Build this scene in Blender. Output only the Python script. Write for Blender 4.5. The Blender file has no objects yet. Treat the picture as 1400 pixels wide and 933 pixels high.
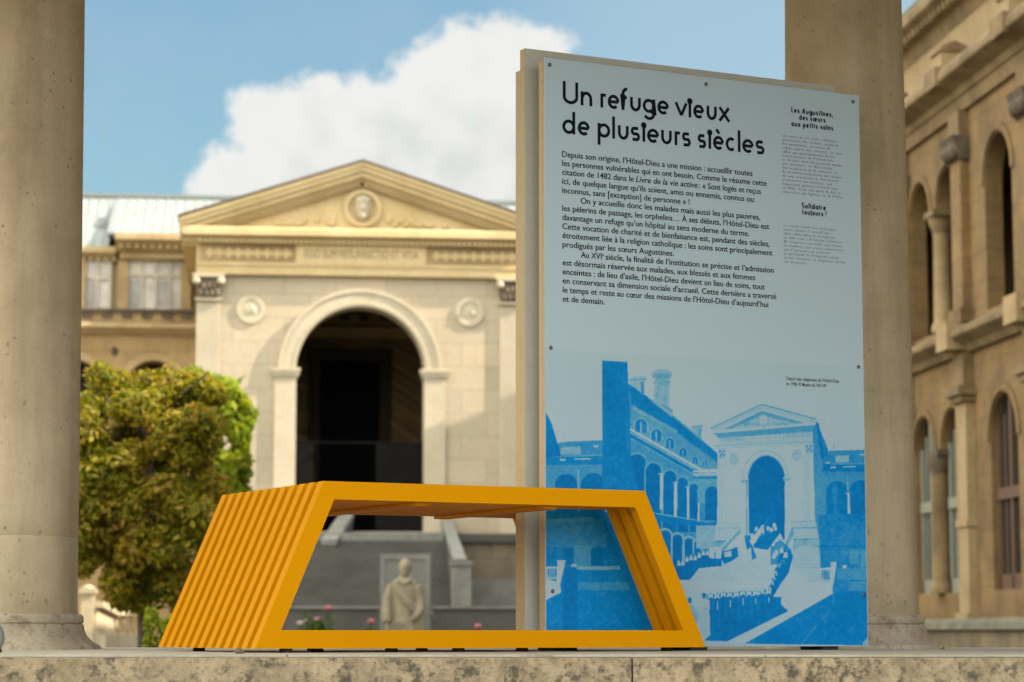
import bpy, bmesh, math, random
import numpy as np
from mathutils import Vector, Matrix

random.seed(7)
scene = bpy.context.scene
COL = scene.collection
R = math.radians

# ------------------------------------------------------------------ camera, sky, sun, exposure
F_PX, PITCH = 3343.5, 0.1186
YAW = R(6.0)                       # the courtyard's axes against the camera's
CY, SY = math.cos(YAW), math.sin(YAW)

cam = bpy.data.cameras.new('camera')
cam_o = bpy.data.objects.new('camera', cam)
COL.objects.link(cam_o)
cam_o.location = (0, 0, 0)
cam_o.rotation_euler = (math.pi / 2 + PITCH, 0, 0)
cam.sensor_width = 36
cam.lens = 36 * F_PX / 1400
cam.clip_start, cam.clip_end = 0.1, 3000
cam.dof.use_dof = True
cam.dof.focus_distance = 6.95
cam.dof.aperture_fstop = 5.5
cam.dof.aperture_blades = 9
scene.camera = cam_o

scene.view_settings.view_transform = 'Standard'
scene.view_settings.look = 'None'
scene.view_settings.gamma = 1
scene.view_settings.exposure = 1.42
scene.view_settings.use_curve_mapping = False

def c2w(a, d, z):                  # courtyard frame -> world
    return Vector((a * CY - d * SY, a * SY + d * CY, z))

SUN_DIR = c2w(-1.0, 0.21, -0.775).normalized()
sun = bpy.data.lights.new('sun', 'SUN')
sun.energy = 4.8
sun.angle = R(0.5)
sun.color = (1.0, 0.90, 0.74)
sun_o = bpy.data.objects.new('sun', sun)
COL.objects.link(sun_o)
sun_o.rotation_euler = SUN_DIR.to_track_quat('-Z', 'Y').to_euler()
sun_o.location = (30, -20, 40)

def px_ray(x, y):
    """direction through a pixel of the 1400x933 photograph"""
    c, s = math.cos(PITCH), math.sin(PITCH)
    r, u = (x - 700) / F_PX, (466.5 - y) / F_PX
    return Vector((r, c - u * s, s + u * c))

def FA(x, y, d=60.0):              # pixel -> (a, z) on a plane facing the camera at courtyard depth d
    v = px_ray(x, y)
    a, b = v.x * CY + v.y * SY, -v.x * SY + v.y * CY
    return a * d / b, v.z * d / b

def AT(x, y, Y):                   # pixel -> world point at depth Y
    v = px_ray(x, y)
    return v * (Y / v.y)

# ------------------------------------------------------------------ node helpers
class NT:
    def __init__(self, tree):
        self.t = tree
        self.n = tree.nodes
        self.l = tree.links
    def new(self, kind, **kw):
        nd = self.n.new(kind)
        for k, v in kw.items():
            setattr(nd, k, v)
        return nd
    def put(self, sock, val):
        if hasattr(val, 'is_linked'):
            self.l.new(val, sock)
        else:
            sock.default_value = val
    def math(self, op, a, b=0.0, c=None, clamp=False):
        nd = self.new('ShaderNodeMath', operation=op, use_clamp=clamp)
        self.put(nd.inputs[0], a)
        self.put(nd.inputs[1], b)
        if c is not None:
            self.put(nd.inputs[2], c)
        return nd.outputs[0]
    def vmath(self, op, a, b=(0, 0, 0)):
        nd = self.new('ShaderNodeVectorMath', operation=op)
        self.put(nd.inputs[0], a)
        self.put(nd.inputs[1], b)
        return nd.outputs['Value'] if op in ('DISTANCE', 'DOT_PRODUCT', 'LENGTH') else nd.outputs[0]
    def mix(self, f, a, b, blend='MIX'):
        nd = self.new('ShaderNodeMix', data_type='RGBA', blend_type=blend)
        self.put(nd.inputs[0], f)
        self.put(nd.inputs[6], a)
        self.put(nd.inputs[7], b)
        return nd.outputs[2]
    def noise(self, vec, scale, detail=4, rough=0.55, dist=0.0):
        nd = self.new('ShaderNodeTexNoise')
        if vec is not None:
            self.l.new(vec, nd.inputs['Vector'])
        nd.inputs['Scale'].default_value = scale
        nd.inputs['Detail'].default_value = detail
        nd.inputs['Roughness'].default_value = rough
        nd.inputs['Distortion'].default_value = dist
        return nd.outputs[0]
    def ramp(self, val, lo, hi):
        nd = self.new('ShaderNodeMapRange', interpolation_type='SMOOTHSTEP')
        self.put(nd.inputs[0], val)
        nd.inputs[1].default_value = lo
        nd.inputs[2].default_value = hi
        return nd.outputs[0]

def c4(c, k=1.0):
    return (c[0] * k, c[1] * k, c[2] * k, 1)

# ------------------------------------------------------------------ sky with one big cumulus bank
w = bpy.data.worlds.new('World')
scene.world = w
w.use_nodes = True
w.node_tree.nodes.clear()
N = NT(w.node_tree)
out = N.new('ShaderNodeOutputWorld')
bg = N.new('ShaderNodeBackground')
SKY_K = 0.0512
bg.inputs[1].default_value = SKY_K
N.l.new(bg.outputs[0], out.inputs[0])
sky = N.new('ShaderNodeTexSky', sky_type='NISHITA', sun_disc=False)
TO_SUN = -SUN_DIR
sky.sun_elevation = math.asin(TO_SUN.z)
sky.sun_rotation = math.atan2(TO_SUN.x, TO_SUN.y)
sky.air_density, sky.dust_density, sky.ozone_density = 1.3, 1.6, 3.0
tc = N.new('ShaderNodeTexCoord')
dirv = tc.outputs['Generated']
cdir = px_ray(540, 200).normalized()          # the middle of the cloud bank, as a direction of the sky
crt = cdir.cross(Vector((0, 0, 1))).normalized()
cup = crt.cross(cdir).normalized()
dc = N.vmath('DOT_PRODUCT', dirv, tuple(cdir))
ca = N.math('DIVIDE', N.vmath('DOT_PRODUCT', dirv, tuple(crt)), dc)
cb = N.math('DIVIDE', N.vmath('DOT_PRODUCT', dirv, tuple(cup)), dc)
cx = N.new('ShaderNodeCombineXYZ')
N.l.new(ca, cx.inputs[0]); N.l.new(cb, cx.inputs[1])
cpos = cx.outputs[0]
n1 = N.noise(dirv, 26, 7, 0.6)
n2 = N.noise(dirv, 95, 6, 0.6)
puffs = [(330, 250, 62), (372, 180, 66), (440, 190, 86), (520, 170, 84), (590, 135, 78), (655, 90, 70), (705, 85, 66),
         (742, 84, 44), (640, 220, 140), (760, 260, 150), (480, 300, 160), (320, 330, 75), (900, 420, 200)]
field, shade = None, None
for x, y, r in puffs:
    v = px_ray(x, y).normalized()
    k = v.dot(cdir)
    p = (v.dot(crt) / k, v.dot(cup) / k, 0)
    dd = N.math('SUBTRACT', N.vmath('DISTANCE', cpos, p), r / F_PX)
    if field is None:
        field = dd
    else:
        nd = N.new('ShaderNodeMath', operation='SMOOTH_MIN')
        N.put(nd.inputs[0], field); N.put(nd.inputs[1], dd); nd.inputs[2].default_value = 0.006
        field = nd.outputs[0]
fld = N.math('ADD', field, N.math('MULTIPLY', N.math('SUBTRACT', n1, 0.5), -0.030))
fld = N.math('ADD', fld, N.math('MULTIPLY', N.math('SUBTRACT', n2, 0.5), -0.013))
mask = N.math('SUBTRACT', 1.0, N.ramp(fld, -0.0045, 0.0035))
front = N.ramp(dc, 0.3, 0.5)
mask = N.math('MULTIPLY', mask, front)
n3 = N.noise(dirv, 42, 5, 0.55)
core = N.ramp(N.math('ADD', N.math('MULTIPLY', field, -12.0), N.math('MULTIPLY', N.math('SUBTRACT', n3, 0.5), 1.1)), 0.05, 0.75)
EXPK = 1.0 / (SKY_K * 2 ** scene.view_settings.exposure)
cloud = N.mix(core, c4((0.88, 0.885, 0.86), EXPK), c4((0.64, 0.665, 0.65), EXPK))
skyc = N.mix(1.0, sky.outputs[0], (0.97, 1.15, 1.12, 1), 'MULTIPLY')
wisps = N.math('MULTIPLY', N.ramp(N.noise(dirv, 7, 6, 0.6), 0.42, 0.75), 0.22)
skyc = N.mix(wisps, skyc, c4((0.55, 0.62, 0.66), EXPK))
# bright broken cloud added out of view, overhead and behind the camera, as fill light
n4 = N.noise(dirv, 2.6, 7, 0.58)
away = N.math('SUBTRACT', 1.0, N.ramp(N.vmath('DOT_PRODUCT', dirv, tuple(px_ray(700, 466).normalized())), 0.72, 0.90))
sepd = N.new('ShaderNodeSeparateXYZ'); N.l.new(dirv, sepd.inputs[0])
m4 = N.math('MULTIPLY', N.math('MULTIPLY', N.ramp(n4, 0.37, 0.47), away), N.ramp(sepd.outputs[2], 0.0, 0.12))
c4b = N.mix(N.ramp(N.noise(dirv, 6, 5, 0.6), 0.35, 0.7), c4((2.9, 2.87, 2.79), EXPK), c4((1.87, 1.9, 1.91), EXPK))
anti = N.ramp(N.vmath('DOT_PRODUCT', dirv, tuple(Vector((SUN_DIR.x, SUN_DIR.y, 0)).normalized())), -0.55, 0.75)  # added clouds opposite the sun brightened further, for light from the left
c4b = N.mix(1.0, c4b, N.mix(anti, (1.24, 1.31, 1.33, 1), (1.80, 1.76, 1.52, 1)), 'MULTIPLY')
skyc = N.mix(m4, skyc, c4b)
veil = N.math('MULTIPLY', N.ramp(N.vmath('DOT_PRODUCT', dirv, tuple(px_ray(1050, 20).normalized())), 0.992, 0.9995), 0.30)
skyc = N.mix(veil, skyc, c4((0.62, 0.74, 0.80), EXPK))
N.l.new(N.mix(mask, skyc, cloud), bg.inputs[0])

# ------------------------------------------------------------------ materials
def new_mat(name):
    m = bpy.data.materials.new(name)
    m.use_nodes = True
    n = NT(m.node_tree)
    b = n.n['Principled BSDF']
    return m, n, b

def stone(name, base, alt=None, scale=2.0, amount=0.6, rough=0.85, course=None, joint=0.012, speck=None, bump=0.25,
          fine=60, stain=None, streak=None, fine_amt=0.28):
    """limestone: mottled colour, optional ashlar joints, stains and pitting"""
    m, n, b = new_mat(name)
    tcn = n.new('ShaderNodeTexCoord')
    co = tcn.outputs['Object']
    alt = alt or tuple(c * 0.7 for c in base)
    f = n.ramp(n.noise(co, scale, 6, 0.65), 0.35, 0.7)
    col = n.mix(n.math('MULTIPLY', f, amount), c4(base), c4(alt))
    fn = n.noise(co, fine, 3, 0.7)
    col = n.mix(n.math('MULTIPLY', n.ramp(fn, 0.45, 0.75), fine_amt), col, c4(alt, 0.6))
    height = n.math('MULTIPLY', fn, 0.4)
    if course:
        sep = n.new('ShaderNodeSeparateXYZ'); n.l.new(co, sep.inputs[0])
        cmb = n.new('ShaderNodeCombineXYZ')
        n.l.new(n.math('ADD', sep.outputs[0], sep.outputs[1]), cmb.inputs[0]); n.l.new(sep.outputs[2], cmb.inputs[1])
        br = n.new('ShaderNodeTexBrick')
        n.l.new(cmb.outputs[0], br.inputs['Vector'])
        br.inputs['Scale'].default_value = 1
        br.inputs['Brick Width'].default_value = course[0]
        br.inputs['Row Height'].default_value = course[1]
        br.inputs['Mortar Size'].default_value = joint
        br.inputs['Mortar Smooth'].default_value = 0.3
        br.inputs['Bias'].default_value = 0.0
        br.inputs['Color1'].default_value = (1.08, 1.04, 1.0, 1)
        br.inputs['Color2'].default_value = (0.86, 0.86, 0.86, 1)
        br.inputs['Mortar'].default_value = (0.62, 0.6, 0.56, 1)
        col = n.mix(0.8, col, br.outputs[0], 'MULTIPLY')
        height = n.math('SUBTRACT', height, n.math('MULTIPLY', br.outputs[1], 1.0))
    if stain:
        st = n.ramp(n.noise(co, stain[1], 8, 0.72, 0.1), stain[2], stain[3])
        col = n.mix(n.math('MULTIPLY', st, stain[4]), col, c4(stain[0]))
    if streak:
        mp = n.new('ShaderNodeMapping'); n.l.new(co, mp.inputs[0]); mp.inputs['Scale'].default_value = (6, 6, 0.5)
        st = n.ramp(n.noise(mp.outputs[0], 1.0, 5, 0.6), 0.5, 0.75)
        col = n.mix(n.math('MULTIPLY', st, streak[1]), col, c4(streak[0]))
    if speck:
        vo = n.new('ShaderNodeTexVoronoi', feature='F1'); n.l.new(co, vo.inputs['Vector']); vo.inputs['Scale'].default_value = speck[1]
        gate = n.ramp(n.noise(co, speck[1] * 0.35, 3), 0.5, 0.62)
        sp = n.math('MULTIPLY', n.math('SUBTRACT', 1.0, n.ramp(vo.outputs[0], 0.10, 0.24)), gate)
        col = n.mix(n.math('MULTIPLY', sp, speck[2]), col, c4(speck[0]))
        height = n.math('SUBTRACT', height, n.math('MULTIPLY', sp, 1.2))
    n.l.new(col, b.inputs['Base Color'])
    b.inputs['Roughness'].default_value = rough
    bp = n.new('ShaderNodeBump')
    bp.inputs['Strength'].default_value = bump
    bp.inputs['Distance'].default_value = 0.01
    n.l.new(height, bp.inputs['Height'])
    n.l.new(bp.outputs[0], b.inputs['Normal'])
    return m

def plain(name, col, rough=0.6, metal=0.0, grain=0.0, gscale=200, bump=0.0, spec=0.5):
    m, n, b = new_mat(name)
    co = n.new('ShaderNodeTexCoord').outputs['Object']
    f = n.noise(co, gscale, 3, 0.6)
    c = n.mix(n.math('MULTIPLY', n.ramp(f, 0.3, 0.7), grain), c4(col), c4(col, 0.55))
    n.l.new(c, b.inputs['Base Color'])
    b.inputs['Roughness'].default_value = rough
    b.inputs['Metallic'].default_value = metal
    b.inputs['Specular IOR Level'].default_value = spec
    if bump:
        bp = n.new('ShaderNodeBump'); bp.inputs['Strength'].default_value = bump; bp.inputs['Distance'].default_value = 0.002
        n.l.new(f, bp.inputs['Height']); n.l.new(bp.outputs[0], b.inputs['Normal'])
    return m

M = {}
M['temple'] = stone('pale_ashlar', (0.41, 0.348, 0.25), (0.36, 0.292, 0.198), 0.7, 0.7, course=(1.25, 0.58), joint=0.010, fine=9, bump=0.2)
M['temple_trim'] = stone('carved_limestone', (0.5184, 0.396, 0.2088), (0.4176, 0.3024, 0.1368), 1.1, 0.7, fine=12, bump=0.2)
M['temple_pale'] = stone('dressed_limestone', (0.4464, 0.3816, 0.2772), (0.3744, 0.3096, 0.2088), 1.3, 0.6, fine=12, bump=0.2)
M['temple_dark'] = stone('sooty_limestone', (0.144, 0.108, 0.0648), (0.072, 0.054, 0.036), 3, 0.9, fine=14, bump=0.4)
M['back'] = stone('ochre_limestone', (0.3384, 0.2376, 0.1152), (0.2304, 0.144, 0.0576), 0.9, 0.8, course=(1.1, 0.5), joint=0.012, fine=9)
M['back_trim'] = stone('ochre_trim', (0.3816, 0.2808, 0.144), (0.2592, 0.1728, 0.072), 1.2, 0.8, fine=10)
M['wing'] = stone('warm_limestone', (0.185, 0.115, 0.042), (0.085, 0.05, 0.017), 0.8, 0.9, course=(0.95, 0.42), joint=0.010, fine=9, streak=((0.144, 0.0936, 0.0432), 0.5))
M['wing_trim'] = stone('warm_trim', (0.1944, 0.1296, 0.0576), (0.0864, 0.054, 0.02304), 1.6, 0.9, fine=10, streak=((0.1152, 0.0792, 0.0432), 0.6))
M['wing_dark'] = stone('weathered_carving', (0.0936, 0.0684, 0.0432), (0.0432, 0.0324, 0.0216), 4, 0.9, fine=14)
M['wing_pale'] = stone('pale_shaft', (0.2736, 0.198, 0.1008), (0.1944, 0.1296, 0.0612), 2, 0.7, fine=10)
M['column'] = stone('column_stone', (0.46, 0.375, 0.255), (0.35, 0.275, 0.175), 2.2, 0.85, fine=170, bump=0.35,
                    speck=((0.108, 0.0864, 0.0648), 33, 0.45), stain=((0.1944, 0.144, 0.09), 3.0, 0.5, 0.75, 0.5), streak=((0.1944, 0.1512, 0.1008), 0.5))
M['column_base'] = stone('column_base_stone', (0.47, 0.41, 0.32), (0.32, 0.26, 0.18), 6, 0.9, fine=120, bump=0.5,
                         speck=((0.0864, 0.0648, 0.0468), 40, 0.7), stain=((0.1872, 0.1368, 0.0936), 9, 0.52, 0.62, 0.7))
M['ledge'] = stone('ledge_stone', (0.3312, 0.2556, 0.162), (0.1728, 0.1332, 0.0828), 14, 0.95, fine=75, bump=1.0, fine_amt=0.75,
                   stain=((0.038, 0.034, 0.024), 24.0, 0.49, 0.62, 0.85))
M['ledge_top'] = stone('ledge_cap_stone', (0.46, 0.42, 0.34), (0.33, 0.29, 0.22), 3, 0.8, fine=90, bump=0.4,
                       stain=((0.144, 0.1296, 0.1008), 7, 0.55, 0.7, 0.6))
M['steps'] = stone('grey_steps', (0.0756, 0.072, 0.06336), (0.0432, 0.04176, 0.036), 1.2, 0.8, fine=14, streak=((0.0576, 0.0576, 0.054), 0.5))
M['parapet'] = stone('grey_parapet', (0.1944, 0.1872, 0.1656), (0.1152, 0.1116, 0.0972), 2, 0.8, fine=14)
M['rubble'] = stone('block_wall', (0.1944, 0.1584, 0.108), (0.1008, 0.0792, 0.0504), 1.2, 0.9, course=(0.95, 0.55), joint=0.02, fine=10)
M['statue'] = stone('statue_stone', (0.216, 0.18, 0.1188), (0.144, 0.1188, 0.0792), 6, 0.7, fine=40)
M['stele'] = stone('stele_stone', (0.1368, 0.1368, 0.1224), (0.1008, 0.1008, 0.09), 2, 0.6, fine=20)
M['moss_wall'] = stone('mossy_wall', (0.1584, 0.1224, 0.072), (0.072, 0.0576, 0.036), 1.4, 0.9, course=(1.2, 0.5), joint=0.02, fine=12,
                       streak=((0.036, 0.036, 0.0252), 0.6))
M['moss_cap'] = stone('mossy_coping', (0.1224, 0.1152, 0.0792), (0.0576, 0.0576, 0.0396), 3, 0.9, fine=12)
M['zinc'] = plain('zinc_roof', (0.1728, 0.1908, 0.18), 0.6, 0.0, 0.2, 1.5)
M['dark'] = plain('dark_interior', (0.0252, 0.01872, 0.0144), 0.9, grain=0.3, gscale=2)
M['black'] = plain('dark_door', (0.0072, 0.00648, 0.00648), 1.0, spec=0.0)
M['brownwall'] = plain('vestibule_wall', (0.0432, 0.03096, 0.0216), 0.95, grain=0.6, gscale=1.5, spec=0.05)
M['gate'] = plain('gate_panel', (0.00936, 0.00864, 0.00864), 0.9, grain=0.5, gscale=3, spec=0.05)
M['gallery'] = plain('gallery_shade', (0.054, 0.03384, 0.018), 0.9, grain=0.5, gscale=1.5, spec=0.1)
M['pale_pane'] = plain('pale_pane', (0.288, 0.2664, 0.2376), 0.4, grain=0.5, gscale=3)
M['greywood'] = plain('painted_window', (0.1728, 0.18, 0.144), 0.6, grain=0.2, gscale=8)
M['brownwood'] = plain('brown_joinery', (0.0792, 0.0396, 0.0216), 0.6, grain=0.3, gscale=8)
M['glass'] = plain('dark_glass', (0.0144, 0.01872, 0.01872), 0.08, spec=0.8)
M['curtain'] = plain('white_blind', (0.5328, 0.4896, 0.432), 0.8, grain=0.75, gscale=1.7)
M['iron'] = plain('dark_iron', (0.0216, 0.0216, 0.02016), 0.5)
M['ink'] = plain('black_print', (0.00288, 0.00432, 0.0072), 0.6, spec=0.1)
M['greyink'] = plain('grey_print', (0.0864, 0.0936, 0.1008), 0.5)
M['bolt'] = plain('steel_bolt', (0.1152, 0.108, 0.0864), 0.35, 0.8)
M['rubber'] = plain('black_pad', (0.0108, 0.01008, 0.00936), 0.7)
M['board'] = plain('cream_board', (0.432, 0.4212, 0.3744), 0.55, grain=0.12, gscale=30)
M['edge'] = plain('warm_lit_edge', (0.4752, 0.3816, 0.2304), 0.6, grain=0.12, gscale=40)  # board cream warmed in the colour for light falling from the left
M['sheet'] = plain('white_sheet', (0.342, 0.4464, 0.5184), 0.38, grain=0.04, gscale=300)
M['seal'] = plain('grey_seal', (0.072, 0.0936, 0.0936), 0.5)
M['ground'] = stone('pale_gravel', (0.1944, 0.1728, 0.1368), (0.144, 0.126, 0.0936), 3, 0.8, fine=30)
M['court'] = stone('courtyard_gravel', (0.144, 0.1296, 0.09), (0.0936, 0.0864, 0.0576), 2, 0.8, fine=40)
M['bark'] = stone('bark', (0.0648, 0.0468, 0.0324), (0.0288, 0.0216, 0.0144), 9, 0.9, fine=40, bump=0.8)
M['timber'] = plain('brown_timber', (0.10, 0.052, 0.02), 0.7, grain=0.5, gscale=6)
M['slate'] = plain('lead_cap', (0.0864, 0.09, 0.09), 0.6, grain=0.4, gscale=8)
M['pale_wood'] = plain('pale_joinery', (0.44, 0.39, 0.31), 0.7, grain=0.5, gscale=4)
M['greyball'] = plain('grey_paint', (0.2016, 0.2232, 0.2304), 0.35, grain=0.3, gscale=60)
M['pinkpetal'] = plain('pink_petal', (0.3024, 0.0648, 0.0864), 0.6)
M['palepetal'] = plain('pale_petal', (0.3024, 0.2376, 0.216), 0.6)
M['dryleaf'] = plain('dry_leaf', (0.396, 0.2304, 0.072), 0.7)
M['pebble'] = plain('pebble', (0.144, 0.108, 0.0792), 0.8, grain=0.5, gscale=60)

def yellow_paint():
    m, n, b = new_mat('yellow_powder_coat')
    co = n.new('ShaderNodeTexCoord').outputs['Object']
    f = n.noise(co, 420, 2, 0.6)
    col = n.mix(n.math('MULTIPLY', n.ramp(f, 0.3, 0.75), 0.35), (0.570, 0.243, 0.000144, 1), (0.432, 0.1642, 7.2e-05, 1))
    g = n.ramp(n.noise(co, 5, 5, 0.6), 0.5, 0.8)
    col = n.mix(n.math('MULTIPLY', g, 0.12), col, (0.396, 0.144, 0.00144, 1))
    n.l.new(col, b.inputs['Base Color'])
    b.inputs['Roughness'].default_value = 0.47
    b.inputs['Specular IOR Level'].default_value = 0.03
    bp = n.new('ShaderNodeBump'); bp.inputs['Strength'].default_value = 0.25; bp.inputs['Distance'].default_value = 0.0006
    n.l.new(f, bp.inputs['Height']); n.l.new(bp.outputs[0], b.inputs['Normal'])
    return m
M['yellow'] = yellow_paint()

def leaf_mat(name, cols, trans):
    m, n, b = new_mat(name)
    at = n.new('ShaderNodeAttribute', attribute_name='tint')
    cr = n.new('ShaderNodeValToRGB')
    el = cr.color_ramp.elements
    while len(el) < len(cols):
        el.new(0.5)
    for i, (p, c) in enumerate(cols):
        el[i].position = p; el[i].color = c4(c)
    n.l.new(at.outputs['Fac'], cr.inputs[0])
    n.l.new(cr.outputs[0], b.inputs['Base Color'])
    b.inputs['Roughness'].default_value = 0.55
    b.inputs['Specular IOR Level'].default_value = 0.15
    tr = n.new('ShaderNodeBsdfTranslucent')
    n.l.new(n.mix(1.0, cr.outputs[0], (1.6, 1.6, 0.6, 1), 'MULTIPLY'), tr.inputs[0])
    mx = n.new('ShaderNodeMixShader'); mx.inputs[0].default_value = trans
    n.l.new(b.outputs[0], mx.inputs[1]); n.l.new(tr.outputs[0], mx.inputs[2])
    n.l.new(mx.outputs[0], n.n['Material Output'].inputs[0])
    return m
M['leaf_a'] = leaf_mat('chestnut_leaf', [(0, (0.085, 0.10, 0.008)), (0.5, (0.21, 0.175, 0.010)), (0.78, (0.25, 0.165, 0.02)), (1, (0.28, 0.15, 0.045))], 0.38)
M['leaf_b'] = leaf_mat('green_leaf', [(0, (0.0936, 0.1368, 0.0072)), (0.6, (0.1872, 0.2304, 0.01152)), (1, (0.288, 0.2736, 0.0216))], 0.42)
M['leaf_c'] = leaf_mat('shrub_leaf', [(0, (0.0216, 0.0504, 0.00864)), (1, (0.0504, 0.0864, 0.0144))], 0.3)

def print_mat():
    m, n, b = new_mat('blue_duotone_print')
    at = n.new('ShaderNodeAttribute', attribute_name='ink')
    n.l.new(at.outputs['Color'], b.inputs['Base Color'])
    b.inputs['Roughness'].default_value = 0.5
    b.inputs['Specular IOR Level'].default_value = 0.08
    return m
M['print'] = print_mat()

# ------------------------------------------------------------------ object helpers
def empty(name, loc=(0, 0, 0), rz=0.0, label=None, cat=None, group=None):
    o = bpy.data.objects.new(name, None)
    COL.objects.link(o)
    o.location = loc
    o.rotation_euler = (0, 0, rz)
    o.empty_display_size = 0.2
    if label: o['label'] = label
    if cat: o['category'] = cat; o['kind'] = 'thing'
    if group: o['group'] = group
    return o

def tag(o, label, cat, group=None):
    o['label'] = label; o['category'] = cat; o['kind'] = 'thing'
    if group: o['group'] = group
    return o

class MB:
    """collects shapes into one mesh; org is subtracted so that coordinates can be given in the frame of the place"""
    def __init__(self, org=(0, 0, 0)):
        self.bm = bmesh.new()
        self.org = Vector(org)
    def v(self, p):
        return self.bm.verts.new(Vector(p) - self.org)
    def face(self, pts):
        try:
            return self.bm.faces.new([self.v(p) for p in pts])
        except ValueError:
            return None
    def box(self, x0, x1, y0, y1, z0, z1):
        p = [(x, y, z) for z in (z0, z1) for y in (y0, y1) for x in (x0, x1)]
        v = [self.v(q) for q in p]
        for f in ((0, 2, 3, 1), (4, 5, 7, 6), (0, 1, 5, 4), (2, 6, 7, 3), (0, 4, 6, 2), (1, 3, 7, 5)):
            self.bm.faces.new([v[i] for i in f])
    def prism(self, poly, fn):
        """poly: 2-D outline; fn(p, q, side) gives the 3-D point, side 0 or 1"""
        a = [self.v(fn(p[0], p[1], 0)) for p in poly]
        b = [self.v(fn(p[0], p[1], 1)) for p in poly]
        n = len(poly)
        for i in range(n):
            self.bm.faces.new([a[i], a[(i + 1) % n], b[(i + 1) % n], b[i]])
        self.bm.faces.new(a[::-1]); self.bm.faces.new(b)
    def prism_xz(self, poly, y0, y1):
        self.prism(poly, lambda p, q, s: (p, y1 if s else y0, q))
    def prism_yz(self, poly, x0, x1):
        self.prism(poly, lambda p, q, s: (x1 if s else x0, p, q))
    def prism_xy(self, poly, z0, z1):
        self.prism(poly, lambda p, q, s: (p, q, z1 if s else z0))
    def lathe(self, prof, cx=0, cy=0, seg=24, sx=1.0, sy=1.0, cap=True):
        rings = []
        for r, z in prof:
            rings.append([self.v((cx + r * sx * math.cos(2 * math.pi * k / seg), cy + r * sy * math.sin(2 * math.pi * k / seg), z)) for k in range(seg)])
        for a, b in zip(rings, rings[1:]):
            for k in range(seg):
                self.bm.faces.new([a[k], a[(k + 1) % seg], b[(k + 1) % seg], b[k]])
        if cap:
            self.bm.faces.new(rings[0][::-1]); self.bm.faces.new(rings[-1])
    def tube(self, pts, radii, seg=8):
        rings = []
        pts = [Vector(p) for p in pts]
        for i, p in enumerate(pts):
            t = (pts[min(i + 1, len(pts) - 1)] - pts[max(i - 1, 0)]).normalized()
            u = t.orthogonal().normalized() if i == 0 else (u - t * u.dot(t)).normalized()
            q = t.cross(u)
            r = radii[i] if hasattr(radii, '__len__') else radii
            rings.append([self.v(p + (u * math.cos(2 * math.pi * k / seg) + q * math.sin(2 * math.pi * k / seg)) * r) for k in range(seg)])
        for a, b in zip(rings, rings[1:]):
            for k in range(seg):
                self.bm.faces.new([a[k], a[(k + 1) % seg], b[(k + 1) % seg], b[k]])
        self.bm.faces.new(rings[0][::-1]); self.bm.faces.new(rings[-1])
    def ball(self, c, rx, ry=None, rz=None, seg=14, rings=9):
        ry = ry or rx; rz = rz or rx
        m = Matrix.Translation(Vector(c) - self.org) @ Matrix.Diagonal((rx, ry, rz, 1))
        bmesh.ops.create_uvsphere(self.bm, u_segments=seg, v_segments=rings, radius=1, matrix=m)
    def ring_xz(self, cx, cz, r0, r1, y0, y1, a0=0.0, a1=360.0, seg=40):
        """a flat band bent round (cx, cz) in the x-z plane, from radius r0 to r1 and depth y0 to y1"""
        full = abs(a1 - a0 - 360) < 1e-6
        n = seg if full else seg + 1
        rows = []
        for k in range(n):
            t = R(a0 + (a1 - a0) * k / seg)
            c, s = math.cos(t), math.sin(t)
            rows.append([self.v((cx + r * c, y, cz + r * s)) for r, y in ((r0, y1), (r0, y0), (r1, y0), (r1, y1))])
        for k in range(seg):
            a, b = rows[k], rows[(k + 1) % n]
            for i in range(4):
                self.bm.faces.new([a[i], a[(i + 1) % 4], b[(i + 1) % 4], b[i]])
        if not full:
            self.bm.faces.new(rows[0][::-1]); self.bm.faces.new(rows[-1])
    def bevel(self, wd, seg=2, angle=30):
        ed = [e for e in self.bm.edges if len(e.link_faces) == 2 and e.calc_face_angle(0) > R(angle)]
        bmesh.ops.bevel(self.bm, geom=ed, offset=wd, segments=seg, profile=0.6, affect='EDGES', clamp_overlap=True)
    def build(self, name, mat, parent=None, smooth=None, label=None, normals=True):
        if normals:
            bmesh.ops.recalc_face_normals(self.bm, faces=self.bm.faces)
        me = bpy.data.meshes.new(name)
        self.bm.to_mesh(me); self.bm.free()
        me.materials.append(mat)
        if smooth is not None:
            me.polygons.foreach_set('use_smooth', [True] * len(me.polygons))
            if smooth < 179:
                me.set_sharp_from_angle(angle=R(smooth))
        o = bpy.data.objects.new(name, me)
        COL.objects.link(o)
        o.parent = parent
        if label: o['label'] = label
        return o

def structure(o):
    o['kind'] = 'structure'
    return o

class Place:
    """a thing standing in the courtyard frame: parts are given in courtyard coordinates (a, d, z)"""
    def __init__(self, name, base, label, cat, group=None, yaw=True):
        self.org = Vector(base)
        loc = c2w(*base) if yaw else Vector(base)
        self.o = empty(name, loc, YAW if yaw else 0.0, label, cat, group)
    def mb(self):
        return MB(self.org)

# ------------------------------------------------------------------ ground
Z_COURT, Z_LOW, Z_TOP = -1.0, -1.55, -0.0540
mb = MB(); mb.face([(-900, -900, Z_LOW), (900, -900, Z_LOW), (900, 900, Z_LOW), (-900, 900, Z_LOW)])
structure(mb.build('ground', M['ground']))
mb = MB(); mb.box(-60, 60, 8.9, 140, Z_LOW - 0.2, Z_COURT)
structure(mb.build('courtyard', M['court']))

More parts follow.
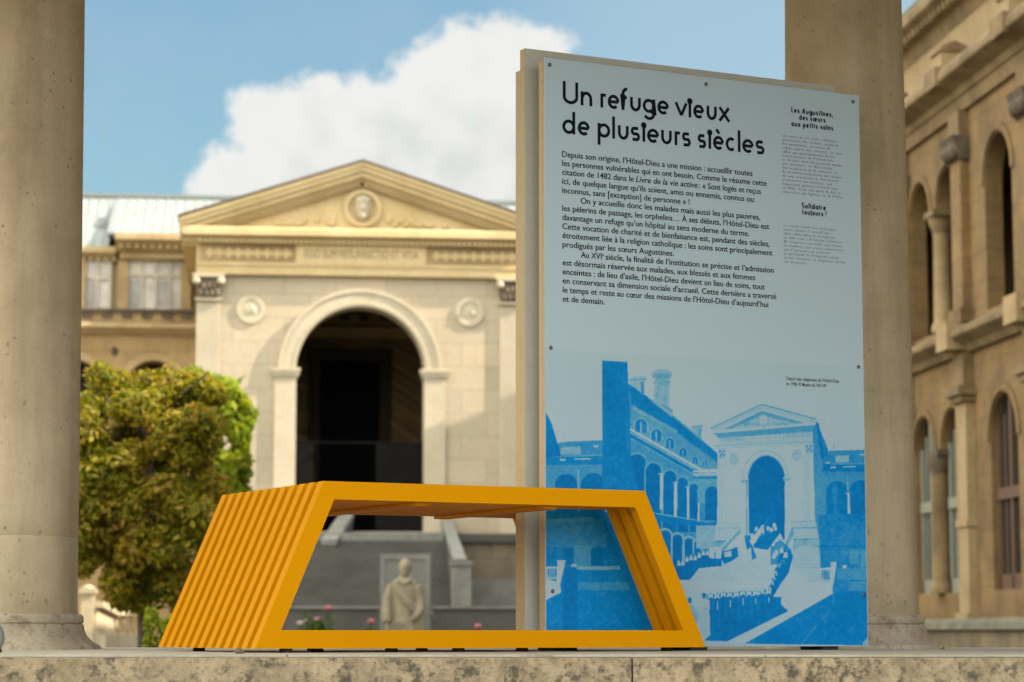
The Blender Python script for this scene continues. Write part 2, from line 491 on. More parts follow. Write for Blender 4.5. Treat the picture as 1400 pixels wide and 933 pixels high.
# ------------------------------------------------------------------ stone ledge under the columns
led = empty('stone_ledge', (0, 7.2, Z_LOW), 0, 'long weathered stone ledge under the bench, sign and columns', 'ledge')
org = (0, 7.2, Z_LOW)
def front(x):                       # the kerb's front line, a little askew to the camera
    return 5.76 - 0.05 * x
joints = [-7.0, -3.2, -1.62, 0.28, 1.9, 4.4, 7.0]
mb = MB(org)
for xa, xb in zip(joints, joints[1:]):
    mb.prism_xy([(xa + .002, front(xa)), (xb - .002, front(xb)), (xb - .002, 6.02), (xa + .002, 6.02)], -0.30, -0.0590)
mb.bevel(0.006, 2)
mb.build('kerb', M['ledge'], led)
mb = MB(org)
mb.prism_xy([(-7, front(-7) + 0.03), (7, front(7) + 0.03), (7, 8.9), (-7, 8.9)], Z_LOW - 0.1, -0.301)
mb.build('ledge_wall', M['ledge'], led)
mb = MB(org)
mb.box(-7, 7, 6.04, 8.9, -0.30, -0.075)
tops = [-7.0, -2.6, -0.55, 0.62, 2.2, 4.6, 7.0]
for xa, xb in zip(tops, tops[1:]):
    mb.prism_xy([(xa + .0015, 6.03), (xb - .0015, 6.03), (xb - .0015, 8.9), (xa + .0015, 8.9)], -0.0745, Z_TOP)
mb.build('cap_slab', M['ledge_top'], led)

# ------------------------------------------------------------------ two columns
def column(x, y, label, joint):
    c = empty('stone_column', (x, y, Z_TOP), 0, label, 'column', 'columns on the ledge')
    mb = MB()
    prof = [(0.222, 0.112), (0.2195, 0.13)]
    for k in range(1, 21):
        t = k / 20
        prof.append((0.2185 - 0.0185 * t ** 1.2, 0.13 + 2.2 * t))
    rj = 0.2185 - 0.0185 * ((joint - .13) / 2.2) ** 1.2
    prof = sorted(prof + [(rj, joint - .003), (rj - .0022, joint - .001), (rj - .0022, joint + .001), (rj, joint + .003)], key=lambda q: q[1])
    mb.lathe(prof, seg=72)
    mb.build('shaft', M['column'], c, smooth=50)
    mb = MB()
    pr = [(0.300, 0.0), (0.294, 0.012), (0.270, 0.024), (0.252, 0.042), (0.243, 0.062), (0.240, 0.079), (0.2355, 0.081), (0.2355, 0.0835),
          (0.240, 0.085), (0.2395, 0.104), (0.233, 0.112), (0.225, 0.1118)]
    mb.lathe(pr, seg=72)
    mb.build('base', M['column_base'], c, smooth=35)
    mb = MB()
    mb.lathe([(0.20, 2.331), (0.215, 2.35), (0.215, 2.38), (0.203, 2.40), (0.207, 2.48), (0.27, 2.58), (0.28, 2.60)], seg=48)
    mb.box(-0.29, 0.29, -0.29, 0.29, 2.602, 2.758)
    mb.build('capital', M['column'], c, smooth=35)
    return c
column(-1.632, 7.98, 'left beige stone column, cut off by the picture edge beside the bench', 0.36)
column(1.150, 8.30, 'right beige stone column, half hidden behind the white sign', 0.845)

roof = empty('unseen_roof', (0, 8.2, 2.72), 0, 'unseen stone entablature and brown timber ceiling, shaped to shade the two beige columns', 'roof')  # roof out of view, placed and sized to shade columns and sign
mb = MB((0, 8.2, 2.72)); mb.box(-3.1, 7, 7.72, 8.72, 2.702, 3.2)
mb.build('architrave', M['column'], roof)
mb = MB((0, 8.2, 2.72)); mb.box(-3.1, 7, 4.7, 7.718, 2.62, 2.74); mb.box(-3.1, 7, 8.722, 10.8, 3.05, 3.15)
mb.build('ceiling', M['timber'], roof)
for yb in np.arange(5.3, 7.6, 0.6):
    mb = MB((0, 8.2, 2.72)); mb.box(-3.1, 7, yb, yb + .12, 2.50, 2.618); mb.build('beam', M['timber'], roof)

# ------------------------------------------------------------------ yellow bench
B_ORG, B_YAW = Vector((-0.6809, 6.5288, -0.0428)), 0.478
bench = empty('slatted_bench', B_ORG, B_YAW, 'yellow metal bench of slanted tube frames wrapped round the white sign', 'bench')
BL, BH, BIL, BIR, BR, BD = 1.4013, 0.45, 0.1922, 0.2014, 0.0489, 0.7714
PU, PN, PW, PT = 0.9998, 0.2355, 1.1465, 1.7585
ST = 0.0355; PITCH_N = (BD - ST) / 11
sl, sr = BIL / BH, BIR / BH
kl, kr = BR * math.sqrt(1 + sl * sl), BR * math.sqrt(1 + sr * sr)
OUT = [(0, 0), (BL, 0), (BL - BIR, BH), (BIL, BH)]
INN = [(BR * sl + kl, BR), (BL - BR * sr - kr, BR), (BL - sr * (BH - BR) - kr, BH - BR), (sl * (BH - BR) + kl, BH - BR)]
def ring_frame(y0, y1):
    mb = MB()
    rows = []
    for pts in (OUT, INN):
        rows.append(([mb.v((p, y0, q)) for p, q in pts], [mb.v((p, y1, q)) for p, q in pts]))
    (of, ob), (inf, inb) = rows
    for i in range(4):
        j = (i + 1) % 4
        for q in ((of[i], of[j], inf[j], inf[i]), (ob[j], ob[i], inb[i], inb[j]), (of[j], of[i], ob[i], ob[j]), (inf[i], inf[j], inb[j], inb[i])):
            mb.bm.faces.new(q)
    return mb
SLOT0, SLOT1 = 0.22, 0.425          # the sign stands in this slot of the bench
for k in range(12):
    y0 = k * PITCH_N
    y1 = y0 + ST
    if y1 > SLOT0 and y0 < SLOT1:   # these frames end at the sign's left edge
        mb = MB()
        cut = PU - 0.075
        poly = [(0, 0), (cut, 0), (cut, BR), INN[0], INN[3], (cut, BH - BR), (cut, BH), (BIL, BH)]
        mb.prism_xz(poly, y0, y1)
    else:
        mb = ring_frame(y0, y1)
    mb.bevel(0.0065, 3)
    mb.build('slat_frame', M['yellow'], bench, smooth=40)
for u, ya, yb in ((0.50, 0.03, 0.75), (0.905, 0.03, 0.75)):
    mb = MB()
    if u < 0.9:
        mb.box(u - 0.022, u + 0.022, ya, yb, BH - BR - 0.0095, BH - BR - 0.001)
    else:
        mb.box(u - 0.022, u + 0.022, ya, yb, BH - BR - 0.0095, BH - BR - 0.001)
    mb.bevel(0.0015, 1)
    mb.build('cross_bar', M['yellow'], bench, smooth=40)
zf = Z_TOP - B_ORG.z
for u, y in ((0.10, 0.03), (0.22, 0.10), (0.42, 0.05), (0.46, 0.7), (0.62, 0.04), (0.83, 0.06), (0.80, 0.66), (1.30, 0.05), (0.1, 0.70), (1.25, 0.72)):
    mb = MB(); mb.lathe([(0.017, zf), (0.018, zf + 0.003), (0.017, -0.0003)], cx=u, cy=y, seg=16)
    mb.build('foot', M['rubber'], bench, smooth=40)

# ------------------------------------------------------------------ information sign
u_ax = Vector((math.cos(B_YAW), math.sin(B_YAW), 0)); n_ax = Vector((-math.sin(B_YAW), math.cos(B_YAW), 0))
P_ORG = B_ORG + u_ax * PU + n_ax * PN + Vector((0, 0, 0.0003))
sign = empty('information_sign', (P_ORG.x, P_ORG.y, Z_TOP), B_YAW, 'tall white information sign with black French text and blue old photograph', 'sign')
ZS = P_ORG.z - Z_TOP                # sheet bottom above the ledge
def PP(x, y):
    """pixel of the photograph -> (u, w) on the sign's face, in metres from its lower left corner"""
    v = px_ray(x, y)
    nrm = -n_ax
    t = P_ORG.dot(nrm) / v.dot(nrm)
    q = v * t - P_ORG
    return q.dot(u_ax), q.z
T_SHEET = 0.006
def part_box(name, u0, u1, n0, n1, w0, w1, mat, bev=0.0015, parent=sign):
    mb = MB(); mb.box(u0, u1, n0, n1, ZS + w0, ZS + w1)
    if bev: mb.bevel(bev, 2)
    return mb.build(name, mat, parent, smooth=40)
part_box('printed_sheet', 0, PW, 0, T_SHEET, 0, PT, M['sheet'], 0.0012)
part_box('seal', 0.004, PW - 0.004, T_SHEET, T_SHEET + 0.004, 0.004, PT - 0.004, M['seal'], 0)
fb = part_box('front_board', 0.001, PW - 0.001, T_SHEET + 0.004, 0.041, 0.001, PT - 0.006, M['edge'], 0.0015)
part_box('back_board', -0.02, PW - 0.03, 0.0906, 0.120, 0.0, 1.8043, M['board'], 0.0015)
part_box('lit_edge_strip', -0.0212, -0.0201, 0.0912, 0.1196, 0.002, 1.803, M['edge'], 0)  # thin strip coloured as lit warm from the left
part_box('rear_board', -0.02, PW - 0.03, 0.1202, 0.149, 0.0, 1.742, M['board'], 0.0015)
part_box('lit_edge_strip', -0.0212, -0.0201, 0.1206, 0.1486, 0.002, 1.741, M['edge'], 0)
for uu in (0.09, 0.55, 1.0):
    part_box('spacer', uu, uu + 0.05, 0.0412, 0.0905, 0.02, 1.70, M['board'], 0)
for uu in (0.05, 0.5, 0.98):
    mb = MB(); mb.box(uu, uu + 0.06, 0.01, 0.13, 0.0, ZS - 0.0005)
    mb.build('foot', M['rubber'], sign)
for x, y in ((751.2, 89), (965, 115.5), (1166, 139.5), (752.9, 475.6), (1173.5, 502), (1181, 813.8), (755.2, 808.5)):
    bu, bw = PP(x, y)
    mb = MB()
    pr = [(0.0060, 0.0), (0.0060, 0.0016), (0.0046, 0.0030), (0.0030, 0.0033), (0.0026, 0.0022)]
    rings = [[mb.v((bu + r * math.cos(2 * math.pi * k / 16), -h, ZS + bw + r * math.sin(2 * math.pi * k / 16))) for k in range(16)] for r, h in pr]
    for a, b in zip(rings, rings[1:]):
        for k in range(16):
            mb.bm.faces.new([a[k], a[(k + 1) % 16], b[(k + 1) % 16], b[k]])
    mb.bm.faces.new(rings[-1])
    mb.build('bolt', M['bolt'], sign, smooth=40)

# ---- lettering: body text from the built-in font, each line fitted to its measured length
fc = bpy.data.curves.new('lettering', 'FONT')
fc.resolution_u = 3
fo = bpy.data.objects.new('lettering', fc)
COL.objects.link(fo)
dg = bpy.context.evaluated_depsgraph_get()
_cache = {}
def text_mesh(s, bold):
    key = (s, bold)
    if key not in _cache:
        fc.body = s; fc.offset = bold; fc.size = 1
        dg.update()
        me = bpy.data.meshes.new_from_object(fo.evaluated_get(dg))
        vs = np.zeros(len(me.vertices) * 3); me.vertices.foreach_get('co', vs)
        _cache[key] = (vs.reshape(-1, 3)[:, :2].copy(), [tuple(p.vertices) for p in me.polygons])
        bpy.data.meshes.remove(me)
    return _cache[key]
class Print:
    def __init__(self): self.v = []; self.f = []
    def add(self, pts, faces, yo=-0.0004):
        b = len(self.v)
        self.v += [(p[0], yo, p[1]) for p in pts]
        self.f += [tuple(b + i for i in q) for q in faces]
    def line(self, s, u0, u1, wb, size, bold=0.0, slant=0.0):
        """text s from u0 to u1 with its baseline at wb"""
        vs, fs = text_mesh(s, min(bold, .008))
        x0, x1 = vs[:, 0].min(), vs[:, 0].max()
        k = (u1 - u0) / (x1 - x0)
        for i, off in enumerate((-.5, .5) if bold > .008 else (0,)):   # struck twice, a hair apart, for a bolder face
            o_ = off * (bold - .008) * 2.6 * size
            self.add([(u0 + (x - x0) * k + slant * y * size + o_, wb + y * size) for x, y in vs], fs, -0.0004 - 0.00003 * i)
    def build(self, name, mat, dy=-0.0):
        me = bpy.data.meshes.new(name)
        me.from_pydata([(x, y + dy, z + ZS) for x, y, z in self.v], [], self.f)
        me.materials.append(mat)
        o = bpy.data.objects.new(name, me); COL.objects.link(o); o.parent = sign
        return o

body = [("Depuis son origine, l’Hôtel-Dieu a une mission : accueillir toutes", 768.5, 1028.6),
        ("les personnes vulnérables qui en ont besoin. Comme le résume cette", 768.5, 1047.7),
        (None, 768.5, 1040),
        ("ici, de quelque langue qu’ils soient, amis ou ennemis, connus ou", 768.5, 1030.2),
        ("inconnus, sans [exception] de personne » !", 768.7, 942.6),
        ("On y accueille donc les malades mais aussi les plus pauvres,", 793.9, 1039),
        ("les pèlerins de passage, les orphelins… À ses débuts, l’Hôtel-Dieu est", 768.8, 1051.4),
        ("davantage un refuge qu’un hôpital au sens moderne du terme.", 768.8, 1024),
        ("Cette vocation de charité et de bienfaisance est, pendant des siècles,", 768.9, 1051.8),
        ("étroitement liée à la religion catholique : les soins sont principalement", 769, 1055.9),
        ("prodigués par les sœurs Augustines.", 769, 921),
        (None, 794.3, 1057.5),
        ("est désormais réservée aux malades, aux blessés et aux femmes", 769.2, 1032.2),
        ("enceintes : de lieu d’asile, l’Hôtel-Dieu devient un lieu de soins, tout", 769.2, 1045.3),
        ("en conservant sa dimension sociale d’accueil. Cette dernière a traversé", 769.3, 1061.1),
        ("le temps et reste au cœur des missions de l’Hôtel-Dieu d’aujourd’hui", 769.4, 1050.2),
        ("et de demain.", 769.5, 826.5)]
w_first, w_last = PP(768.5, 214.6)[1], PP(769.5, 412.6)[1]
pr = Print()
pitch = (w_last - w_first) / 16
SZ = -pitch * 0.94
BO = 0.018
for i, (s, xa, xb) in enumerate(body):
    wb = w_first + pitch * i
    yy = 214.6 + 12.4 * i + 8
    ua, ub = PP(xa, yy)[0], PP(xb, yy)[0]
    if i == 2:
        cuts = [("citation de 1482 dans le", 768.5, 866.3, 0.0), ("Livre de la vie active", 869.4, 953.2, 0.2), (": « Sont logés et reçus", 955.8, 1040, 0.0)]
        for s2, x2, x3, slant in cuts:
            pr.line(s2, PP(x2, yy)[0], PP(x3, yy)[0], wb, SZ, BO, slant)
    elif i == 11:
        pr.line("Au XVI", ua, PP(822.5, yy)[0], wb, SZ, BO)
        pr.line("e", PP(823, yy)[0], PP(825.6, yy)[0], wb + SZ * 0.34, SZ * 0.55, BO)
        pr.line("siècle, la finalité de l’institution se précise et l’admission", PP(828, yy)[0], ub, wb, SZ, BO)
    else:
        pr.line(s, ua, ub, wb, SZ, BO)
pr.build('body_text', M['ink'])

# ---- title and headings: a monoline geometric face drawn from strokes
def arc(cx, cy, rx, ry, a0, a1, n=18):
    return [(cx + rx * math.cos(R(a0 + (a1 - a0) * k / n)), cy + ry * math.sin(R(a0 + (a1 - a0) * k / n))) for k in range(n + 1)]
E_ = 0.133; ASC = 1.86
O_ = arc(.5, .5, .5, .5, 0, 360, 32)
def S_(k=1.0):
    return [[(.93, k), (.36, k)] + arc(.30, .75 * k, .28, .25 * k, 90, 270, 10) + [(.36, .5 * k), (.64, .5 * k)] + arc(.70, .25 * k, .28, .25 * k, 90, -90, 10) + [(.64, 0), (.05, 0)]]
G = {'n': ([[(0, -E_), (0, 1 + E_)], arc(.5, .46, .5, .54, 180, 0) + [(1, -E_)]], []),
     'u': ([[(0, 1 + E_)] + arc(.5, .5, .5, .5, 180, 360) + [(1, 1 + E_)]], []),
     'U': ([[(0, ASC)] + arc(.5, .5, .5, .5, 180, 360) + [(1, ASC)]], []),
     'r': ([[(0, -E_), (0, 1 + E_)], [(0, 1), (1.1, 1)]], []),
     'e': ([arc(.5, .5, .5, .5, 0, 312, 28), [(0, .5), (1, .5)]], []),
     'f': ([[(.2, -E_), (.2, 1.25)] + arc(1.05, 1.25, .85, .53, 180, 95, 12) + [(1.2, 1.78)], [(-.3, 1), (1.1, 1)]], []),
     'g': ([O_, [(1, 1 + E_), (1, -.22)] + arc(.52, -.22, .48, .42, 0, -155, 14)], []),
     'v': ([[(-.08, 1 + E_), (.5, -.02)], [(.5, -.02), (1.08, 1 + E_)]], []),
     'i': ([[(.5, -E_), (.5, 1.28)]], [(.5, 1.36, .225)]),
     'j': ([[(.5, -.55), (.5, 1.28)]], [(.5, 1.36, .225)]),
     'x': ([[(-.08, -E_), (1.05, 1 + E_)], [(-.05, 1 + E_), (1.08, -E_)]], []),
     'd': ([O_, [(1, -E_), (1, ASC)]], []),
     'p': ([O_, [(0, -.82), (0, 1 + E_)]], []),
     'l': ([[(.5, -E_), (.5, ASC)]], []),
     's': (S_(), []), 'S': (S_(1.74), []),
     'c': ([arc(.55, .5, .55, .5, 50, 310, 24)], []),
     'a': ([O_, [(1, -E_), (1, 1 + E_)]], []),
     'o': ([O_], []),
     't': ([[(.45, -E_), (.45, 1.55)], [(0, 1), (1, 1)]], []),
     'A': ([[(-.05, -E_), (.5, ASC - .1)], [(.5, ASC - .1), (1.05, -E_)], [(.18, .5), (.82, .5)]], []),
     'L': ([[(0, ASC), (0, 0)], [(-.1, 0), (1, 0)]], []),
     'œ': ([arc(.27, .5, .27, .5, 0, 360, 28), arc(.77, .5, .25, .5, 0, 312, 24), [(.52, .5), (1.02, .5)]], []),
     ',': ([[(.6, .15), (.3, -.4)]], []),
     '!': ([[(.5, .5), (.5, ASC)]], [(.5, .02, .13)])}
G['è'] = (G['e'][0] + [[(.22, 1.72), (.62, 1.36)]], [])
def glyph(pr, ch, u0, u1, wb, xh, sw, dy):
    strokes, dots = G[ch]
    k = 0
    mapx = lambda x: u0 + sw / 2 + x * (u1 - u0 - sw)
    mapy = lambda y: wb + sw / 2 + y * (xh - sw)
    for st in strokes:
        pts = [(mapx(x), mapy(y)) for x, y in st]
        closed = math.dist(pts[0], pts[-1]) < 1e-6 and len(pts) > 3
        if closed: pts = pts[:-1]
        n = len(pts); vs = []
        for i, p in enumerate(pts):
            a = pts[i - 1] if (i or closed) else None
            b = pts[(i + 1) % n] if (i < n - 1 or closed) else None
            def nrm(s, e):
                L = math.dist(s, e) or 1e-9
                return (-(e[1] - s[1]) / L, (e[0] - s[0]) / L)
            if a and b:
                na, nb = nrm(a, p), nrm(p, b)
                m = (na[0] + nb[0], na[1] + nb[1]); L2 = m[0] ** 2 + m[1] ** 2
                m = (m[0] * 2 / L2, m[1] * 2 / L2) if L2 > .3 else na
            else:
                m = nrm(a, p) if a else nrm(p, b)
            vs += [(p[0] + m[0] * sw / 2, p[1] + m[1] * sw / 2), (p[0] - m[0] * sw / 2, p[1] - m[1] * sw / 2)]
        fs = [(2 * i, 2 * i + 1, (2 * i + 3) % (2 * n), (2 * i + 2) % (2 * n)) for i in range(n if closed else n - 1)]
        pr.add(vs, fs, dy - 0.00003 * k); k += 1
    for x, y, r in dots:
        cx, cy = mapx(x), mapy(y)
        pr.add([(cx + r * xh * math.cos(2 * math.pi * i / 20), cy + r * xh * math.sin(2 * math.pi * i / 20)) for i in range(20)], [tuple(range(20))], dy - 0.00003 * k)
        k += 1
pr = Print()
t1 = [('U', 65, 160), ('n', 175, 247), ('r', 297, 338), ('e', 342, 415), ('f', 422, 467), ('u', 480, 547), ('g', 558, 635), ('e', 648, 720), ('v', 759, 832), ('i', 838, 860),
      ('e', 870, 937), ('u', 952, 1015), ('x', 1027, 1095)]
t2 = [('d', 62, 142), ('e', 157, 232), ('p', 280, 358), ('l', 370, 388), ('u', 405, 472), ('s', 484, 543), ('i', 555, 576), ('e', 585, 660), ('u', 672, 738), ('r', 755, 795), ('s', 800, 856),
      ('s', 897, 950), ('i', 962, 983), ('è', 992, 1060), ('c', 1070, 1132), ('l', 1145, 1162), ('e', 1172, 1243), ('s', 1254, 1310)]
XH = (PP(793.6, 123.9)[1] - PP(793.6, 143.6)[1]); SW = XH * 0.225
wt1, wt2 = PP(769.5, 141.6)[1], PP(784, 184.2)[1]
for row, wb, yy in ((t1, wt1, 140), (t2, wt2, 190)):
    for ch, xa, xb in row:
        glyph(pr, ch, PP(755 + xa / 4.516, yy)[0], PP(755 + xb / 4.516, yy)[0], wb, XH, SW, -0.0004)
pr.build('title', M['ink'])

ADV = {'i': .36, 'l': .32, 't': .62, 'r': .62, 'f': .62, 'j': .36, ',': .3, '!': .3, 's': .78, 'A': 1.15, 'L': .75, 'S': .85, 'œ': 1.5, ' ': .42}
pr = Print()
def heading(s, xa, xb, yb, xh_px):
    ua, wb = PP(xa, yb); ub = PP(xb, yb)[0]
    xh = PP(xa, yb - xh_px)[1] - wb
    gap = .2
    tot = sum(ADV.get(c, .95) for c in s) + gap * (len(s) - 1)
    k = (ub - ua) / tot; x = ua
    for c in s:
        wd = ADV.get(c, .95) * k
        if c != ' ':
            glyph(pr, c, x, x + wd, wb, xh, xh * .31, -0.0004)
        x += wd + gap * k
heading("Les Augustines,", 1081.8, 1138.6, 154.2, 5.4)
heading("des sœurs", 1092.4, 1128.4, 164.2, 5.4)
heading("aux petits soins", 1081.8, 1139.1, 172.8, 5.4)
pr.build('heading', M['ink'])
pr = Print()
heading("Solidaire", 1096.2, 1129.2, 285.1, 5.4)
heading("toujours !", 1096.4, 1129.8, 293.6, 5.4)
pr.build('heading', M['ink'])

pr = Print()
m1 = ["Les sœurs de cet ordre religieux", "préparaient les remèdes, posaient", "les pansements, servaient de", "relais auprès des médecins. Ce sont",
      "elles qui garantissaient le bon", "fonctionnement de l'Hôtel-Dieu", "et le bien être des patients depuis", "son ouverture. Au XIXe siècle,",
      "les évolutions de la médecine et", "la professionnalisation des métiers", "du soin entraînent la laïcisation", "progressive des hôpitaux. Les",
      "Augustines quittent l'Hôtel-Dieu", "en 1908, trois ans après la loi de", "séparation des Églises et de l'État."]
m2 = ["Le nouvel Hôtel-Dieu prolongera", "cette mission d'accueil des", "plus vulnérables en inaugurant", "un pôle voué à l'habitat solidaire.",
      "Il comportera notamment une Maison", "du handicap, une crèche associative", "qui s'adressera en priorité", "au personnel de l'hôpital, ainsi",
      "qu'une résidence de logements dédiée", "aux soignants."]
def mono(lines, x0, y0, x1, y1, cell_px):
    (u0, wa), (_, wz) = PP(x0, y0), PP(x1, y1)
    pit = (wz - wa) / (len(lines) - 1)
    cell = PP(x0 + cell_px, y0)[0] - u0
    for i, s in enumerate(lines):
        for j, ch in enumerate(s):
            if ch == ' ': continue
            vs, fs = text_mesh(ch, -0.004)
            xa, xb = vs[:, 0].min(), vs[:, 0].max()
            wd = cell * (0.42 if ch in ".,'il!" else 0.84)
            c = u0 + (j + .5) * cell
            kx = min(wd / (xb - xa), 3 * abs(pit))
            pr.add([(c + (x - (xa + xb) / 2) * kx, wa + pit * i + y * -pit * .86) for x, y in vs], fs)
mono(m1, 1069.0, 186.9, 1070.6, 263.6, 2.36)
pr.build('small_text', M['greyink'])
pr = Print()
mono(m2, 1071.0, 309.6, 1072.2, 359.2, 2.36)
pr.build('small_text', M['greyink'])
pr = Print()
wc1, wc2 = PP(1075, 519.7)[1], PP(1075, 527.0)[1]
szc = (wc1 - wc2) * .92
pr.line("Départ des religieuses de l’Hôtel-Dieu", PP(1075, 518)[0], PP(1147, 518)[0], wc1, szc, 0.016)
pr.line("en 1908. © Musée de l’AP-HP", PP(1075, 526)[0], PP(1129.5, 526)[0], wc2, szc, 0.016)
pr.build('caption', M['ink'])
bpy.data.objects.remove(fo); bpy.data.curves.remove(fc)

# ---- the old photograph printed in blue: a fine sheet of coloured cells
NU, NW = 620, 560
gu = np.linspace(0.0015, PW - 0.0015, NU)
W_TOP = PP(900, 486)[1]
gw = np.linspace(0.0015, W_TOP, NW)
UU, WW = np.meshgrid(gu, gw)
pw_ = np.array(P_ORG)[None, None, :] + UU[..., None] * np.array(u_ax) + WW[..., None] * np.array((0, 0, 1.0))
cth, sth = math.cos(PITCH), math.sin(PITCH)
yc_ = pw_[..., 1] * cth + pw_[..., 2] * sth
IX = 700 + F_PX * pw_[..., 0] / yc_
IY = 466.5 - F_PX * (-pw_[..., 1] * sth + pw_[..., 2] * cth) / yc_
rng = np.random.default_rng(3)
tone = np.clip(0.03 + (IY - 490) / 2600, 0, 1)
SP = {'P': (0, 0, 1), 'A': (740, 460, 2.12), 'B': (740, 480, 4.2417), 'C': (960, 540, 4.665), 'D': (930, 690, 4.665), 'O': (680, 640, 3.59)}
def tr(pts, s):
    ox, oy, k = SP[s]
    return np.array([(ox + x / k, oy + y / k) for x, y in pts])
def inside(P):
    x0, y0 = P.min(0) - 1; x1, y1 = P.max(0) + 1
    m = np.zeros(IX.shape, bool)
    box = (IX >= x0) & (IX <= x1) & (IY >= y0) & (IY <= y1)
    x, y = IX[box], IY[box]
    r = np.zeros(x.shape, bool)
    for (xa, ya), (xb, yb) in zip(P, np.roll(P, -1, 0)):
        c = (ya > y) != (yb > y)
        with np.errstate(divide='ignore', invalid='ignore'):
            r ^= c & (x < (xb - xa) * (y - ya) / (yb - ya + 1e-12) + xa)
    m[box] = r
    return m
def poly(s, pts, t, a=1.0):
    global tone
    m = inside(tr(pts, s))
    tone[m] = tone[m] * (1 - a) + t * a
def ell(s, cx, cy, rx, ry, t, a=1.0):
    poly(s, [(cx + rx * math.cos(k * .2618), cy + ry * math.sin(k * .2618)) for k in range(24)], t, a)
def archp(s, cx, top, hw, bot, t, a=1.0, ry=None):
    ry = ry or hw
    poly(s, [(cx + hw * math.cos(R(k * 10)), top + ry - ry * math.sin(R(k * 10))) for k in range(19)] + [(cx - hw, bot), (cx + hw, bot)], t, a)
def line(s, pts, wd, t, a=1.0):
    for (xa, ya), (xb, yb) in zip(pts, pts[1:]):
        L = math.dist((xa, ya), (xb, yb)) or 1
        nx, ny = -(yb - ya) / L * wd / 2, (xb - xa) / L * wd / 2
        poly(s, [(xa + nx, ya + ny), (xb + nx, yb + ny), (xb - nx, yb - ny), (xa - nx, ya - ny)], t, a)
# left: dark gable, low range with two arches, tower
poly('B', [(20, 605), (360, 600), (360, 1100), (20, 1100)], .74)
poly('B', [(100, 532), (160, 526), (355, 518), (355, 607), (100, 607)], .80)
poly('B', [(112, 560), (230, 553), (230, 600), (112, 600)], .48); poly('B', [(303, 547), (328, 547), (328, 560), (303, 560)], .3)
line('B', [(131, 485), (131, 560)], 4, .45)
poly('B', [(20, 608), (360, 602), (360, 658), (20, 664)], .88)
line('B', [(60, 612), (358, 604)], 8, .6)
poly('B', [(108, 625), (140, 625), (140, 638), (108, 638)], .3); poly('B', [(190, 622), (285, 622), (285, 632), (190, 632)], .4)
poly('B', [(20, 345), (60, 420), (108, 580), (108, 612), (20, 615)], .95)
archp('B', 145, 714, 66, 1000, .97); archp('B', 300, 708, 70, 1000, .97)
line('B', [(216, 690), (216, 800)], 9, .45)
# the long wing, receding
poly('B', [(500, 185), (560, 225), (650, 290), (750, 370), (830, 425), (930, 515), (1018, 590), (1040, 610), (1040, 1250), (500, 1100)], .76)
poly('B', [(505, 188), (650, 290), (750, 372), (930, 520), (1030, 600), (1030, 650), (800, 480), (525, 305)], .90)
line('B', [(620, 275), (760, 375), (930, 515)], 10, .6)
poly('B', [(525, 312), (800, 490), (1005, 645), (1030, 655), (1030, 690), (930, 690), (515, 452)], .66)
line('B', [(525, 325), (790, 470)], 16, .45, .7)
for cx, cy, r in ((578, 430, 44), (668, 485, 38), (745, 533, 32), (822, 585, 27), (892, 632, 22), (948, 648, 17)):
    archp('B', cx, cy - r, r, cy + r * .9, .5); archp('B', cx, cy - r * .8, r * .78, cy + r, .9)
    line('B', [(cx, cy - r * .4), (cx, cy + r)], r * .22, .45)
line('B', [(512, 452), (930, 692), (1040, 692)], 13, .13)
line('B', [(512, 470), (930, 710), (1040, 710)], 7, .45)
line('B', [(512, 488), (930, 728), (1040, 726)], 16, .93)
line('B', [(512, 505), (930, 742), (1040, 738)], 8, .6)
for cx, top, hw in ((555, 600, 52), (650, 652, 44), (745, 696, 38), (820, 735, 31), (884, 770, 24)):
    archp('B', cx, top - 14, hw + 10, 1000, .60); archp('B', cx, top, hw, 1050, .98)
for x, y0, y1, wd in ((697, 715, 920, 18), (778, 765, 960, 16), (850, 790, 980, 12), (912, 815, 1000, 10)):
    line('B', [(x, y0), (x, y1)], wd, .12)
    line('B', [(x - wd, y0 - 2), (x + wd, y0 - 2)], 8, .4)
poly('B', [(560, 930), (1040, 1010), (1040, 1040), (600, 975)], .93); line('B', [(560, 925), (1040, 1005)], 6, .5)
for cx, top, hw in ((718, 1040, 34), (790, 1064, 28), (856, 1085, 24), (905, 1098, 18)):
    archp('B', cx, top - 12, hw + 11, 1300, .42); archp('B', cx, top, hw, 1300, .97)
poly('C', [(-30, 490), (105, 490), (105, 690), (-30, 690)], .62)
for yy, t in ((490, .12), (508, .15), (530, .9)):
    line('C', [(-60, yy), (104, yy)], 12, t)
archp('C', 62, 585, 44, 800, .97); line('C', [(-30, 826), (105, 820)], 18, .9)
poly('C', [(-40, 835), (100, 832), (100, 980), (-40, 980)], .42)
# tower and chimneys
poly('B', [(352, 57), (500, 65), (505, 190), (515, 450), (520, 600), (560, 800), (560, 860), (355, 850)], .91)
line('B', [(492, 270), (505, 600)], 12, .86); line('B', [(475, 560), (468, 800)], 20, .90)
poly('B', [(508, 165), (530, 150), (600, 145), (612, 165), (600, 182), (597, 258), (515, 190)], .34); line('B', [(586, 180), (588, 250)], 16, .75); line('B', [(508, 170), (608, 162)], 8, .62)
ell('B', 700, 137, 62, 33, .42); ell('B', 700, 148, 55, 20, .6); poly('B', [(655, 165), (747, 165), (740, 325), (650, 298)], .40)
ell('B', 700, 183, 50, 16, .55); line('B', [(675, 190), (672, 300)], 10, .55); line('B', [(720, 190), (716, 310)], 14, .52)
poly('B', [(650, 300), (740, 315), (764, 352), (755, 382), (690, 330)], .44); line('B', [(700, 312), (762, 350)], 9, .7)
poly('B', [(868, 440), (935, 433), (930, 512), (885, 475)], .40); line('B', [(866, 442), (938, 436)], 12, .55); line('B', [(920, 450), (917, 500)], 14, .66)
